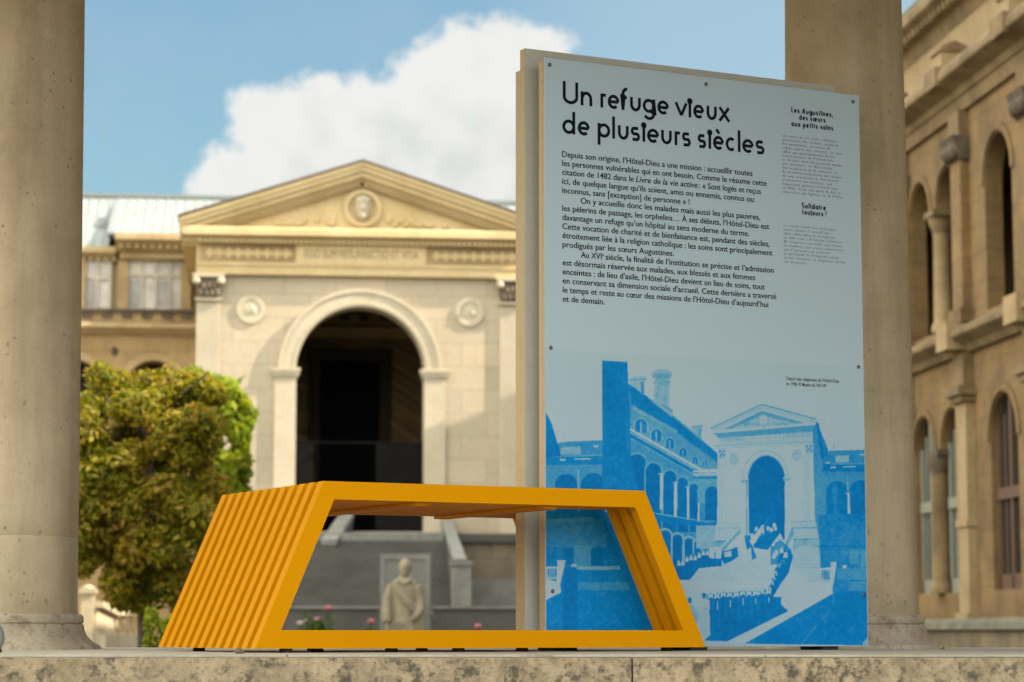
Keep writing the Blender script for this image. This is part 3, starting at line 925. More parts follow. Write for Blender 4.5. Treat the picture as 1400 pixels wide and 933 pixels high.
# right range behind the porch
poly('C', [(765, 485), (1200, 485), (1200, 1010), (740, 1010)], .76)
poly('C', [(805, 358), (1200, 345), (1200, 445), (815, 442)], .80); poly('C', [(850, 390), (935, 385), (935, 430), (850, 432)], .38); poly('C', [(1005, 376), (1030, 376), (1030, 388), (1005, 388)], .3)
line('C', [(839, 310), (839, 380)], 4, .5)
poly('C', [(765, 440), (1200, 430), (1200, 490), (765, 490)], .90); poly('C', [(820, 458), (852, 457), (852, 470), (820, 470)], .3)
poly('C', [(898, 455), (980, 452), (980, 462), (898, 465)], .42); line('C', [(820, 442), (1200, 436)], 7, .6)
archp('C', 858, 550, 66, 790, .93); archp('C', 1008, 545, 68, 790, .93); line('C', [(845, 570), (850, 780)], 30, .85); line('C', [(926, 520), (928, 610)], 8, .5)
poly('C', [(926, 630), (938, 630), (946, 784), (932, 784)], .10); line('C', [(916, 628), (944, 628)], 10, .4); line('C', [(760, 805), (1200, 800)], 22, .92)
# porch: walls, gable, arch
poly('C', [(98, 230), (705, 230), (720, 800), (745, 920), (735, 1000), (95, 1000)], .12)
poly('C', [(725, 155), (800, 340), (815, 425), (770, 442), (706, 300), (700, 200)], .82); poly('C', [(705, 300), (768, 440), (770, 830), (742, 905), (720, 800)], .74)
line('C', [(735, 180), (770, 400)], 16, .95); 
poly('C', [(55, 215), (380, 60), (728, 155), (722, 192), (75, 247)], .20)
line('C', [(55, 215), (380, 62), (728, 156)], 11, .62); line('C', [(70, 226), (380, 82), (720, 172)], 5, .45)
poly('C', [(132, 222), (380, 103), (655, 180)], .66); poly('C', [(190, 217), (380, 132), (590, 182)], .34)
for k in range(14):
    ell('C', 270 + (k % 7) * 14 + (190 if k > 6 else 0), 190 - 4 * (k % 3), 7, 8, .55)
ell('C', 390, 165, 36, 44, .5); ell('C', 390, 163, 29, 36, .28); ell('C', 390, 163, 19, 28, .08); ell('C', 384, 160, 4, 4, .7); ell('C', 397, 160, 4, 4, .7); ell('C', 391, 182, 8, 3, .6); ell('C', 391, 192, 9, 6, .4)
poly('C', [(75, 247), (722, 192), (704, 236), (105, 277)], .70); line('C', [(75, 240), (722, 188)], 8, .14)
poly('C', [(105, 275), (700, 236), (702, 302), (105, 322)], .24)
for k in range(16):
    x = 118 + k * 9.5; line('C', [(x, 272 - k * .4), (x + 8, 300 - k * .4)], 3.5, .6); x2 = 530 + k * 10.5; line('C', [(x2, 247 - k * .5), (x2 + 9, 278 - k * .5)], 3.5, .65)
poly('C', [(272, 264), (520, 250), (520, 292), (272, 306)], .45); poly('C', [(278, 268), (515, 254), (515, 287), (278, 300)], .16)
for k in range(22):
    line('C', [(290 + k * 10, 290 - k * .6), (290 + k * 10, 274 - k * .6)], 3.5 if k % 3 else 5, .5)
line('C', [(75, 326), (705, 302)], 6, .55); line('C', [(70, 342), (160, 338), (660, 316)], 5, .4)
for q in ([(100, 345), (155, 343), (150, 400), (106, 402)], [(650, 312), (710, 308), (706, 370), (660, 372)]):
    poly('C', q, .30); cx, cy = np.mean(q, 0)
    for dx, dy in ((-14, -10), (12, -12), (0, 4), (-10, 16), (12, 14)): ell('C', cx + dx, cy + dy, 6, 8, .85)
line('C', [(104, 403), (150, 401)], 6, .5); line('C', [(658, 372), (706, 369)], 6, .5); line('C', [(150, 410), (150, 820)], 5, .28); line('C', [(664, 380), (670, 810)], 42, .22); line('C', [(120, 410), (120, 830)], 30, .2)
archp('C', 403, 352, 148, 540, .5, ry=180); archp('C', 403, 357, 143, 540, .13, ry=176)
archp('C', 408, 380, 124, 545, .36, ry=155)
archp('C', 410, 389, 117, 960, .985, ry=150)
poly('C', [(276, 555), (296, 555), (300, 960), (276, 960)], .1); line('C', [(284, 560), (286, 950)], 6, .85)
for q in ([(238, 541), (296, 541), (290, 562), (250, 562)], [(515, 530), (568, 530), (560, 549), (520, 549)]): poly('C', q, .55)
line('C', [(238, 541), (296, 541)], 5, .12); line('C', [(515, 530), (568, 530)], 5, .12)
for cx, cy in ((201, 410), (604, 384)):
    ell('C', cx, cy, 27, 34, .55); ell('C', cx, cy, 22, 28, .2); ell('C', cx, cy, 15, 20, .42); line('C', [(cx - 6, cy + 12), (cx, cy - 8), (cx + 6, cy + 12)], 5, .15)
for y, t in ((822, .45), (838, .6), (856, .4)): line('C', [(92, y), (250, y - 2)], 6, t)
for y, t in ((812, .5), (830, .28), (848, .55)): line('C', [(565, y), (730, y - 5)], 7, t)
# forecourt, stair, people
poly('D', [(-30, 470), (0, 480), (90, 405), (170, 330), (265, 290), (440, 185), (640, 185), (720, 370), (740, 420), (830, 440), (975, 508), (972, 568), (700, 690), (600, 690), (160, 880), (150, 900), (-40, 650)], .12)
for k in range(13):
    line('D', [(250 - k * 15, 330 + k * 13), (600, 318 + k * 14)], 2.4, .34)
poly('D', [(140, 142), (240, 142), (240, 262), (140, 262)], .42)
poly('D', [(235, 112), (392, 112), (382, 165), (300, 238), (212, 238)], .2); line('D', [(236, 152), (385, 148)], 7, .45); line('D', [(212, 236), (300, 234)], 8, .8); line('D', [(290, 120), (290, 200)], 4, .4)
poly('D', [(205, 240), (290, 240), (262, 275), (205, 275)], .5)
poly('D', [(718, 148), (866, 148), (888, 222), (722, 225)], .22); line('D', [(720, 152), (868, 150)], 7, .5); line('D', [(722, 222), (890, 219)], 8, .65)
poly('D', [(720, 226), (888, 223), (895, 410), (718, 405)], .42); poly('D', [(720, 290), (790, 260), (885, 280), (893, 405), (725, 400)], .25)
for k in range(6): line('D', [(730 + k * 12, 380 + k * 20), (905, 382 + k * 20)], 4, .35)
poly('D', [(262, 272), (380, 143), (386, 178), (262, 310)], .6); poly('D', [(262, 270), (380, 140), (384, 152), (262, 284)], .1)
poly('D', [(640, 292), (716, 128), (724, 190), (664, 305)], .6); poly('D', [(636, 285), (706, 128), (720, 128), (655, 285)], .1)
poly('D', [(885, 60), (1250, 60), (1250, 900), (405, 888), (975, 562), (975, 400), (895, 405)], .86)
line('D', [(880, 268), (1250, 268)], 8, .93); poly('D', [(1080, 290), (1140, 290), (1140, 380), (1080, 380)], .68, .7); poly('D', [(1150, 290), (1200, 290), (1200, 400), (1150, 400)], .62, .7)
poly('D', [(1000, 405), (1250, 405), (1250, 480), (1000, 480)], .70, .7); line('D', [(1070, 500), (1250, 498)], 8, .6); poly('D', [(1075, 510), (1250, 510), (1250, 550), (1075, 550)], .74)
poly('D', [(975, 562), (1250, 560), (1250, 900), (405, 888)], .90); line('D', [(770, 890), (950, 680)], 5, .74); line('D', [(975, 520), (975, 690)], 5, .8)
poly('D', [(292, 878), (695, 680), (970, 545), (974, 568), (405, 890)], .10)
poly('D', [(962, 372), (996, 372), (994, 400), (976, 512), (948, 512)], .12); line('D', [(958, 372), (998, 372)], 9, .05); poly('D', [(1036, 386), (1063, 386), (1060, 405), (1036, 405)], .2)
poly('D', [(805, 408), (960, 404), (955, 495), (820, 490)], .3, .6); line('D', [(808, 416), (962, 408)], 9, .12); line('D', [(825, 492), (950, 484)], 9, .3)
for k in range(4): line('D', [(908 + k * 13, 420), (908 + k * 13, 478)], 8, .88)
poly('D', [(1158, 892), (1206, 838), (1215, 900)], .25, .8)
# row of sisters in front, column of them up the right of the stair
poly('D', [(165, 590), (240, 590), (570, 572), (600, 600), (690, 680), (298, 874), (150, 868), (190, 832), (185, 640)], .95)
poly('D', [(585, 600), (610, 560), (645, 500), (690, 440), (720, 330), (702, 290), (640, 300), (612, 380), (588, 470), (552, 548), (545, 600)], .95)
poly('D', [(590, 590), (645, 590), (640, 675), (600, 668)], .93); line('D', [(640, 595), (634, 680)], 7, .95)
for k in range(10):
    x, y = 192 + k * 41, 575 - k * 3 + 4 * math.sin(k * 2.1)
    poly('D', [(x - 24, y + 30), (x - 22, y - 4), (x + 22, y - 4), (x + 26, y + 30)], .95)
    poly('D', [(x - 17, y + 30), (x - 12, y - 14), (x + 12, y - 14), (x + 17, y + 28), (x + 3, y + 14)], .08)
    ell('D', x + 1, y - 3, 6, 7, .62); ell('D', x, y - 15, 12, 5, .3)
    line('D', [(x - 23, y + 10), (x - 24, y + 220 - k * 12)], 3, .8)
    if k % 2: line('D', [(x + 3, y + 40), (x + 5, y + 40 + 60 + 25 * math.sin(k * 3.3))], 6, .3)
for x, y in ((602, 438), (580, 500), (620, 385), (652, 365), (600, 250), (640, 300), (675, 315), (566, 540), (590, 465), (510, 555)):
    poly('D', [(x - 16, y + 22), (x - 8, y - 12), (x + 12, y - 14), (x + 16, y + 16), (x + 2, y + 8)], .10); ell('D', x + 2, y + 4, 7, 6, .7)
poly('D', [(575, 260), (640, 225), (710, 290), (690, 380), (575, 385)], .93, .8)
for x, y in ((590, 240), (612, 300), (645, 285), (670, 315), (598, 320)): poly('D', [(x - 14, y + 26), (x - 6, y - 10), (x + 10, y - 10), (x + 14, y + 24)], .15)
poly('D', [(-30, 400), (0, 372), (110, 300), (250, 268), (262, 392), (120, 407), (60, 482), (-30, 482)], .96)
for k in range(10):
    x, y = -10 + k * 26, 372 - k * 10 + 7 * math.sin(k * 1.9)
    poly('D', [(x - 12, y + 18), (x - 6, y - 8), (x + 8, y - 8), (x + 13, y + 18)], .14); ell('D', x, y - 12, 7, 7, .5)
for q in ([(182, 275), (220, 275), (218, 345), (186, 340)], [(224, 270), (258, 268), (262, 345), (226, 345)]): poly('D', q, .12)
poly('D', [(226, 345), (262, 345), (266, 395), (228, 393)], .95)
poly('D', [(262, 300), (330, 285), (362, 270), (372, 330), (330, 360), (280, 382), (262, 350)], .95); poly('D', [(280, 305), (325, 295), (328, 330), (285, 336)], .14); poly('D', [(335, 250), (356, 245), (358, 270), (338, 275)], .2)
poly('D', [(408, 200), (446, 192), (460, 260), (487, 340), (440, 362), (424, 290)], .92); poly('D', [(424, 292), (452, 272), (456, 355), (428, 362)], .15); ell('D', 424, 195, 10, 10, .6)
poly('D', [(466, 150), (540, 130), (620, 128), (632, 190), (575, 265), (560, 290), (520, 285), (470, 275)], .95)
poly('D', [(440, 235), (508, 150), (530, 128), (536, 190), (505, 200), (480, 245), (455, 255)], .08); ell('D', 520, 190, 8, 12, .9)
for x, y in ((484, 152), (524, 140), (560, 150), (580, 158), (598, 128), (606, 150)): poly('D', [(x - 10, y + 18), (x - 7, y - 10), (x + 8, y - 10), (x + 12, y + 14)], .14)
line('D', [(505, 175), (565, 90)], 4, .75)
# man in an apron at the lower left, and another cut by the bench
poly('D', [(112, 645), (150, 604), (186, 608), (190, 660), (182, 686), (112, 690)], .16); poly('D', [(112, 688), (182, 680), (192, 832), (148, 846), (118, 765)], .24); ell('D', 151, 582, 14, 19, .82); ell('D', 152, 575, 14, 10, .97)
line('D', [(125, 655), (180, 668)], 6, .5); poly('D', [(42, 648), (85, 640), (112, 745), (96, 770)], .52); ell('D', 60, 612, 15, 20, .85); poly('D', [(88, 655), (112, 650), (116, 740), (100, 745)], .4)
# seen through the bench
poly('O', [(235, 215), (560, 215), (900, 800), (235, 800)], .90)
poly('O', [(235, 250), (520, 250), (540, 390), (235, 390)], .78, .7); line('O', [(240, 262), (470, 250)], 22, .62, .6)
poly('O', [(325, 395), (375, 395), (375, 470), (325, 470)], .985); poly('O', [(460, 395), (514, 395), (520, 480), (460, 480)], .985); poly('O', [(375, 380), (460, 380), (460, 480), (375, 480)], .68, .8)
poly('O', [(390, 482), (600, 482), (605, 500), (390, 500)], .5); poly('O', [(390, 560), (640, 560), (650, 600), (390, 600)], .70, .6)
poly('O', [(235, 484), (296, 484), (292, 546), (235, 552)], .4); line('O', [(240, 488), (298, 488)], 9, .15)
for k in range(4): line('O', [(252 + k * 11, 496), (252 + k * 11, 534)], 6, .92)
poly('O', [(235, 545), (306, 562), (312, 612), (235, 650)], .13); poly('O', [(296, 458), (333, 458), (329, 482), (308, 572), (288, 572)], .12); line('O', [(293, 458), (336, 458)], 8, .05)
poly('O', [(362, 470), (390, 470), (390, 488), (362, 486)], .35); poly('O', [(330, 485), (390, 490), (395, 800), (318, 800)], .97)
poly('P', [(700, 700), (700, 900), (960, 900), (930, 700)], .9, 0)
# grain, fading, halftone
def lowres(n, m, amp):
    g = rng.normal(0, 1, (n, m))
    yi = np.linspace(0, n - 1.001, NW); xi = np.linspace(0, m - 1.001, NU)
    y0, x0 = yi.astype(int), xi.astype(int); fy, fx = (yi - y0)[:, None], (xi - x0)[None]
    a = g[y0][:, x0]; b = g[y0][:, x0 + 1]; c = g[y0 + 1][:, x0]; d = g[y0 + 1][:, x0 + 1]
    return ((a * (1 - fx) + b * fx) * (1 - fy) + (c * (1 - fx) + d * fx) * fy) * amp
mid = 1 - np.abs(tone - .55) * 1.2
tone = tone + lowres(12, 14, .022) + lowres(70, 80, .035) * mid + lowres(190, 220, .05) * mid + rng.normal(0, .02, tone.shape)
k = tone.copy()
for _ in range(1):                  # a soft print: average with the neighbours
    k[1:-1, 1:-1] = (k[1:-1, 1:-1] * 2 + k[:-2, 1:-1] + k[2:, 1:-1] + k[1:-1, :-2] + k[1:-1, 2:]) / 6
tone = np.clip(k, 0, 1) ** 1.3
paper = np.array((0.475, 0.62, 0.72)) * 0.72; half = np.array((0.10, 0.42, 0.68)) * 0.72; ink = np.array((0.0005, 0.265, 0.70)) * 0.72
t = tone[..., None]
deep = np.array((0.0003, 0.135, 0.40))
rgb = np.where(t < .55, paper + (half - paper) * (t / .55), np.where(t < .86, half + (ink - half) * ((t - .55) / .31), ink + (deep - ink) * ((t - .86) / .14)))
me = bpy.data.meshes.new('blue_photograph')
co = np.stack([UU, np.full_like(UU, -0.00025), WW + ZS], -1).reshape(-1, 3)
idx = np.arange(NU * NW).reshape(NW, NU)
quads = np.stack([idx[:-1, :-1], idx[:-1, 1:], idx[1:, 1:], idx[1:, :-1]], -1).reshape(-1, 4)
me.vertices.add(len(co)); me.vertices.foreach_set('co', co.ravel())
me.loops.add(quads.size); me.loops.foreach_set('vertex_index', quads.ravel())
me.polygons.add(len(quads)); me.polygons.foreach_set('loop_start', np.arange(0, quads.size, 4)); me.polygons.foreach_set('loop_total', np.full(len(quads), 4))
me.update(calc_edges=True)
ca_ = me.color_attributes.new('ink', 'FLOAT_COLOR', 'POINT')
ca_.data.foreach_set('color', np.concatenate([rgb.reshape(-1, 3), np.ones((NU * NW, 1))], 1).ravel())
me.materials.append(M['print'])
po = bpy.data.objects.new('blue_photograph', me); COL.objects.link(po); po.parent = sign

# ------------------------------------------------------------------ walls with arches
def arch_wall(mb, fn, s0, s1, z0, z1, thick, openings, seg=14, linked=()):
    """openings: (centre, half width, bottom, springing); fn(s, t, z) -> point, t = depth into the wall.
    linked: centres of openings that share a column, not a pier, with the opening before them"""
    def quad(a, b, c, d): mb.face([fn(*a), fn(*b), fn(*c), fn(*d)])
    cur = s0
    ops = sorted(openings)
    for i, (cx, hw, zb, zs) in enumerate(ops):
        l, r = cx - hw, cx + hw
        ll = cx in linked; lr = i + 1 < len(ops) and ops[i + 1][0] in linked
        if ll:
            quad((cur, 0, zs), (l, 0, zs), (l, 0, z1), (cur, 0, z1)); quad((cur, 0, zs), (l, 0, zs), (l, thick, zs), (cur, thick, zs))
            quad((cur, 0, z0), (l, 0, z0), (l, 0, zb), (cur, 0, zb)); quad((cur, 0, zb), (l, 0, zb), (l, thick, zb), (cur, thick, zb))
        else:
            quad((cur, 0, z0), (l, 0, z0), (l, 0, z1), (cur, 0, z1))
        if zb > z0: quad((l, 0, z0), (r, 0, z0), (r, 0, zb), (l, 0, zb)); quad((l, 0, zb), (r, 0, zb), (r, thick, zb), (l, thick, zb))
        curve = [(cx + hw * math.cos(math.pi * k / seg), zs + hw * math.sin(math.pi * k / seg)) for k in range(seg + 1)]
        path = ([] if lr else [(r, zb)]) + curve + ([] if ll else [(l, zb)])
        for p, q in zip(path, path[1:]): quad((p[0], 0, p[1]), (q[0], 0, q[1]), (q[0], thick, q[1]), (p[0], thick, p[1]))
        for p, q in zip(curve, curve[1:]): quad((p[0], 0, p[1]), (p[0], 0, z1), (q[0], 0, z1), (q[0], 0, q[1]))
        cur = r
    quad((cur, 0, z0), (s1, 0, z0), (s1, 0, z1), (cur, 0, z1))

# ------------------------------------------------------------------ the porch (temple front)
AC = 2.55
PX = 60 / F_PX
T = Place('temple_porch', (AC, 60, Z_COURT), 'pale stone temple porch with triangular pediment and tall dark arch', 'building')
ZFL, ZSP, RA = 2.45, 6.41, 1.58
HWW = 4.02
D0 = 60.0
mb = T.mb()
arch_wall(mb, lambda s, t, z: (s, D0 + t, z), AC - HWW, AC + HWW, Z_COURT, 8.741, 0.7, [(AC, RA, ZFL, ZSP)], 32)
mb.box(AC - HWW, AC - HWW + 0.6, D0 + 0.001, 67.0, Z_COURT, 8.741)
mb.box(AC + HWW - 0.6, AC + HWW, D0 + 0.001, 67.0, Z_COURT, 8.741)
mb.build('wall', M['temple'], T.o)
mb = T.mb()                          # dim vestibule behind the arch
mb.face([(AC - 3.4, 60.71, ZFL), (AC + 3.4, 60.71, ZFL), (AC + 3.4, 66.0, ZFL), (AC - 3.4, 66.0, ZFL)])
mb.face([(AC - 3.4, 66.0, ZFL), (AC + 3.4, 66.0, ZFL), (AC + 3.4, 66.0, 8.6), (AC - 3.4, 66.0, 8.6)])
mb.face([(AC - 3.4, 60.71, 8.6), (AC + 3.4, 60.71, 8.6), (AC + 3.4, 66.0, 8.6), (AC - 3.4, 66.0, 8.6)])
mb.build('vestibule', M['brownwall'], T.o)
da, _ = FA(478, 560, 65.9); dw = 0.80
dr = T.mb(); dr.box(da - dw, da + dw, 65.80, 65.98, ZFL, FA(478, 495, 65.9)[1]); dro = dr.build('door', M['black'], T.o)
mb = T.mb()
za = FA(478, 495, 65.9)[1]
mb.box(da - dw - 0.3, da - dw - 0.002, 65.74, 65.985, ZFL, za + 0.32); mb.box(da + dw + 0.002, da + dw + 0.3, 65.74, 65.985, ZFL, za + 0.32); mb.box(da - dw - 0.3, da + dw + 0.3, 65.73, 65.985, za + 0.002, za + 0.33)
mb.build('door_frame', M['brownwall'], dro)
zr = FA(492, 608, 61)[1]
mb = T.mb(); mb.box(AC - RA + 0.005, AC + RA - 0.005, 60.42, 60.48, zr - 0.02, zr + 0.03); mb.box(AC - RA + 0.005, AC - 1.12, 60.43, 60.47, ZFL + 0.01, zr - 0.03); mb.box(AC + 0.42, AC + RA - 0.005, 60.43, 60.47, ZFL + 0.01, zr - 0.03)
mb.build('gate', M['gate'], T.o)
# archivolt, imposts, jambs
mb = T.mb()
mb.ring_xz(AC, ZSP, RA, RA + 0.34, D0 - 0.12, D0 + 0.01, 0, 180, 48)
mb.ring_xz(AC, ZSP, RA + 0.342, RA + 0.44, D0 - 0.155, D0 + 0.01, 0, 180, 48)
mb.ring_xz(AC, ZSP, RA + 0.05, RA + 0.09, D0 - 0.135, D0 - 0.121, 0, 180, 48)
mb.build('archivolt', M['temple_pale'], T.o, smooth=35)
for sgn in (-1, 1):
    x0, x1 = sorted((AC + sgn * (RA - 0.11), AC + sgn * (RA + 0.62)))
    mb = T.mb(); mb.box(x0, x1, D0 - 0.17, D0 + 0.3, ZSP - 0.04, ZSP + 0.035); mb.box(x0 + .03, x1 - .03, D0 - 0.145, D0 + 0.3, ZSP - 0.13, ZSP - 0.042); mb.box(x0 + .06, x1 - .06, D0 - 0.12, D0 + 0.3, ZSP - 0.19, ZSP - 0.132)
    mb.build('impost', M['temple_pale'], T.o)
    x0, x1 = sorted((AC + sgn * (RA - 0.004), AC + sgn * (RA + 0.52)))
    mb = T.mb(); mb.box(x0, x1, D0 - 0.09, D0 + 0.02, ZFL - 0.4, ZSP - 0.192)
    mb.build('jamb', M['temple_pale'], T.o)
    # fluted corner pilaster with a leafy capital
    x0, x1 = sorted((AC + sgn * 3.45, AC + sgn * 4.03))
    mb = T.mb(); nfl = 7; stp = (x1 - x0) / nfl
    mb.box(x0, x1, D0 - 0.07, D0 + 0.02, 2.2, 8.08)
    for k in range(nfl): mb.box(x0 + stp * k + stp * .13, x0 + stp * (k + 1) - stp * .13, D0 - 0.084, D0 - 0.0702, 3.0, 8.0)
    mb.box(x0 - .03, x1 + .03, D0 - 0.17, D0 + 0.02, 8.082, 8.15)
    mb.box(x0 - .06, x1 + .06, D0 - 0.20, D0 + 0.02, 1.9, 2.198)
    pil = mb.build('pilaster', M['temple_pale'], T.o)
    mb = T.mb(); xc = (x0 + x1) / 2
    mb.prism_xz([(x0 + .02, 8.152), (x1 - .02, 8.152), (x1 + .06, 8.66), (x0 - .06, 8.66)], D0 - 0.14, D0 + 0.02)
    for row, zz in ((0, 8.26), (1, 8.42)):
        for k in range(4 - row): mb.ball((x0 + .1 + (k + .5 * row) * .135, D0 - 0.17, zz), 0.06, 0.07, 0.11, 8, 6)
    cap = mb.build('capital', M['temple_dark'], pil, smooth=40)
    mb = T.mb()
    for xx in (x0 - .01, x1 + .01): mb.ball((xx, D0 - 0.20, 8.56), 0.10, 0.09, 0.10, 10, 8)
    mb.box(x0 - .10, x1 + .10, D0 - 0.24, D0 + 0.02, 8.662, 8.74)
    mb.build('volute', M['temple_pale'], pil, smooth=40)
    # roundel
    cxr = AC + sgn * 2.70
    mb = T.mb(); mb.ring_xz(cxr, 7.89, 0.25, 0.35, D0 - 0.05, D0 + 0.01, 0, 360, 36); mb.ring_xz(cxr, 7.89, 0.005, 0.252, D0 - 0.03, D0 + 0.01, 0, 360, 36)
    for k in range(3): mb.ball((cxr + .07 * (k - 1), D0 - 0.03, 7.86 + .06 * (k % 2)), .06, .035, .11, 8, 6)
    mb.build('roundel', M['temple_pale'], T.o, smooth=40)
# entablature
mb = T.mb(); X0, X1 = AC - HWW - 0.03, AC + HWW + 0.03
mb.box(X0, X1, D0 - 0.16, 67, 8.742, 8.95); mb.box(X0, X1, D0 - 0.19, 67, 8.952, 9.02)
mb.box(X0, X1, D0 - 0.12, 67, 9.022, 9.52)
mb.build('architrave', M['temple_trim'], T.o)
for sg in (-1, 1):                   # carved frieze: lozenges on both sides of the inscription
    mb = T.mb(); x0, x1 = sorted((AC + sg * 1.64, AC + sg * 3.98)); mb.box(x0, x1, D0 - 0.13, D0 - 0.119, 9.06, 9.48); fp_ = mb.build('frieze', M['back'], T.o)
    mb = T.mb()
    for k in range(9):
        x = AC + sg * (1.85 + k * 0.235); z = 9.27
        mb.prism_xz([(x, z - .15), (x + .09, z), (x, z + .15), (x - .09, z)], D0 - 0.16, D0 - 0.1305)
        mb.prism_xz([(x + .117, z - .10), (x + .16, z), (x + .117, z + .10), (x + .07, z)], D0 - 0.15, D0 - 0.1305)
    mb.build('ornament', M['temple_trim'], fp_)
mb = T.mb(); mb.box(AC - 1.60, AC + 1.60, D0 - 0.20, D0 - 0.1, 9.01, 9.53); pnl = mb.build('inscription_panel', M['temple_trim'], T.o)
fc = bpy.data.curves.new('carving', 'FONT'); fo = bpy.data.objects.new('carving', fc); COL.objects.link(fo); dg = bpy.context.evaluated_depsgraph_get(); _cache.clear()
vs, fs = text_mesh("EGO SUM RESURRECTIO ET VITA", 0.0)
x0, x1 = vs[:, 0].min(), vs[:, 0].max()
me = bpy.data.meshes.new('inscription')
me.from_pydata([((x - x0) / (x1 - x0) * 2.8 - 1.4, -0.203, y * 0.30 + 9.17 - Z_COURT) for x, y in vs], [], fs)
me.materials.append(M['temple_dark'])
io = bpy.data.objects.new('inscription', me); COL.objects.link(io); io.parent = pnl
bpy.data.objects.remove(fo); bpy.data.curves.remove(fc)
# horizontal cornice with dentils
EV = 0.46
ZC0, ZC1 = 9.66, 9.84
mb = T.mb(); XE0, XE1 = AC - 4.40, AC + 4.40
mb.prism_yz([(D0 - 0.12, 9.522), (D0 - 0.22, 9.522), (D0 - 0.27, 9.60), (D0 - EV + .06, ZC0), (D0 - EV, ZC0 + .02), (D0 - EV, ZC1), (D0 - EV + .05, ZC1 + .04), (D0 - 0.12, ZC1 + .04)], XE0, XE1)
for k in range(62):
    x = AC - HWW + .06 + k * (2 * HWW - .12) / 61; mb.box(x - .034, x + .034, D0 - 0.34, D0 - 0.10, 9.50, 9.60)
for sg in (-1, 1):
    xa, xb = sorted((AC + sg * (HWW + .03), AC + sg * 4.40)); mb.box(xa, xb, D0 - 0.119, 67, 9.45, ZC1 + .03)
mb.build('cornice', M['temple_trim'], T.o)
# raking cornice and tympanum
ZA, ZE, XH2 = 11.55, 10.09, 4.46
def rake(mb, off0, off1, y0, y1):
    """both slopes of the gable as bands between two vertical offsets below the top line"""
    for sg in (-1, 1):
        pts = [(AC, ZA - off0), (AC + sg * XH2, ZE - off0), (AC + sg * XH2, ZE - off1), (AC, ZA - off1)]
        mb.prism_xz(pts if sg > 0 else pts[::-1], y0, y1)
mb = T.mb()
rake(mb, 0.0, 0.10, D0 - EV - 0.05, 67.0); rake(mb, 0.101, 0.22, D0 - EV, D0 + .2); rake(mb, 0.221, 0.36, D0 - EV + .08, D0 + .2); rake(mb, 0.361, 0.46, D0 - EV + .22, D0 + .2)
for k in range(34):
    for sg in (-1, 1):
        x = AC + sg * (.10 + k * .105); zt = ZA - (ZA - ZE) * abs(x - AC) / XH2
        mb.box(x - .03, x + .03, D0 - .22, D0 - .05, zt - .56, zt - .462)
mb.build('raking_cornice', M['temple_trim'], T.o)
mb = T.mb(); mb.prism_xz([(AC - 4.3, ZC1 + .042), (AC + 4.3, ZC1 + .042), (AC + 4.3, ZE - .3), (AC, ZA - .38), (AC - 4.3, ZE - .3)], D0 - 0.05, D0 + .3)
for k in range(30):                  # low relief foliage beside the medallion
    sg = -1 if k % 2 else 1; u = .62 + random.random() * 1.5
    mb.ball((AC + sg * u, D0 - .06, 10.02 + random.random() * max(.05, .42 - .22 * u)), .09, .05, .07, 8, 5)
mb.build('tympanum', M['temple_trim'], T.o, smooth=40)
mb = T.mb(); mb.ring_xz(AC + .02, 10.44, .36, .47, D0 - .16, D0 - .02, 0, 360, 40); mb.ring_xz(AC + .02, 10.44, .005, .362, D0 - .07, D0 - .02, 0, 360, 40)
med = mb.build('medallion', M['temple_trim'], T.o, smooth=40)
mb = T.mb(); mx_, mz_ = AC + .02, 10.45
mb.ball((mx_, D0 - .14, mz_), .20, .17, .28, 18, 14); mb.ball((mx_ + .01, D0 - .30, mz_ - .02), .035, .06, .08, 10, 8); mb.ball((mx_, D0 - .22, mz_ - .20), .12, .10, .12, 12, 9)
mb.ball((mx_, D0 - .15, mz_ + .17), .21, .17, .14, 14, 9); mb.ball((mx_ - .08, D0 - .28, mz_ + .05), .05, .03, .02, 8, 6); mb.ball((mx_ + .08, D0 - .28, mz_ + .05), .05, .03, .02, 8, 6)
mb.build('head_relief', M['temple_pale'], med, smooth=60)
mb = T.mb()
for sg in (-1, 1):
    pts = [(AC, ZA + .012), (AC + sg * (XH2 + .05), ZE + .012), (AC + sg * (XH2 + .05), ZE + .05), (AC, ZA + .05)]
    mb.prism_xz(pts if sg > 0 else pts[::-1], D0 - EV - .09, 67)
mb.build('roof', M['temple_dark'], T.o)

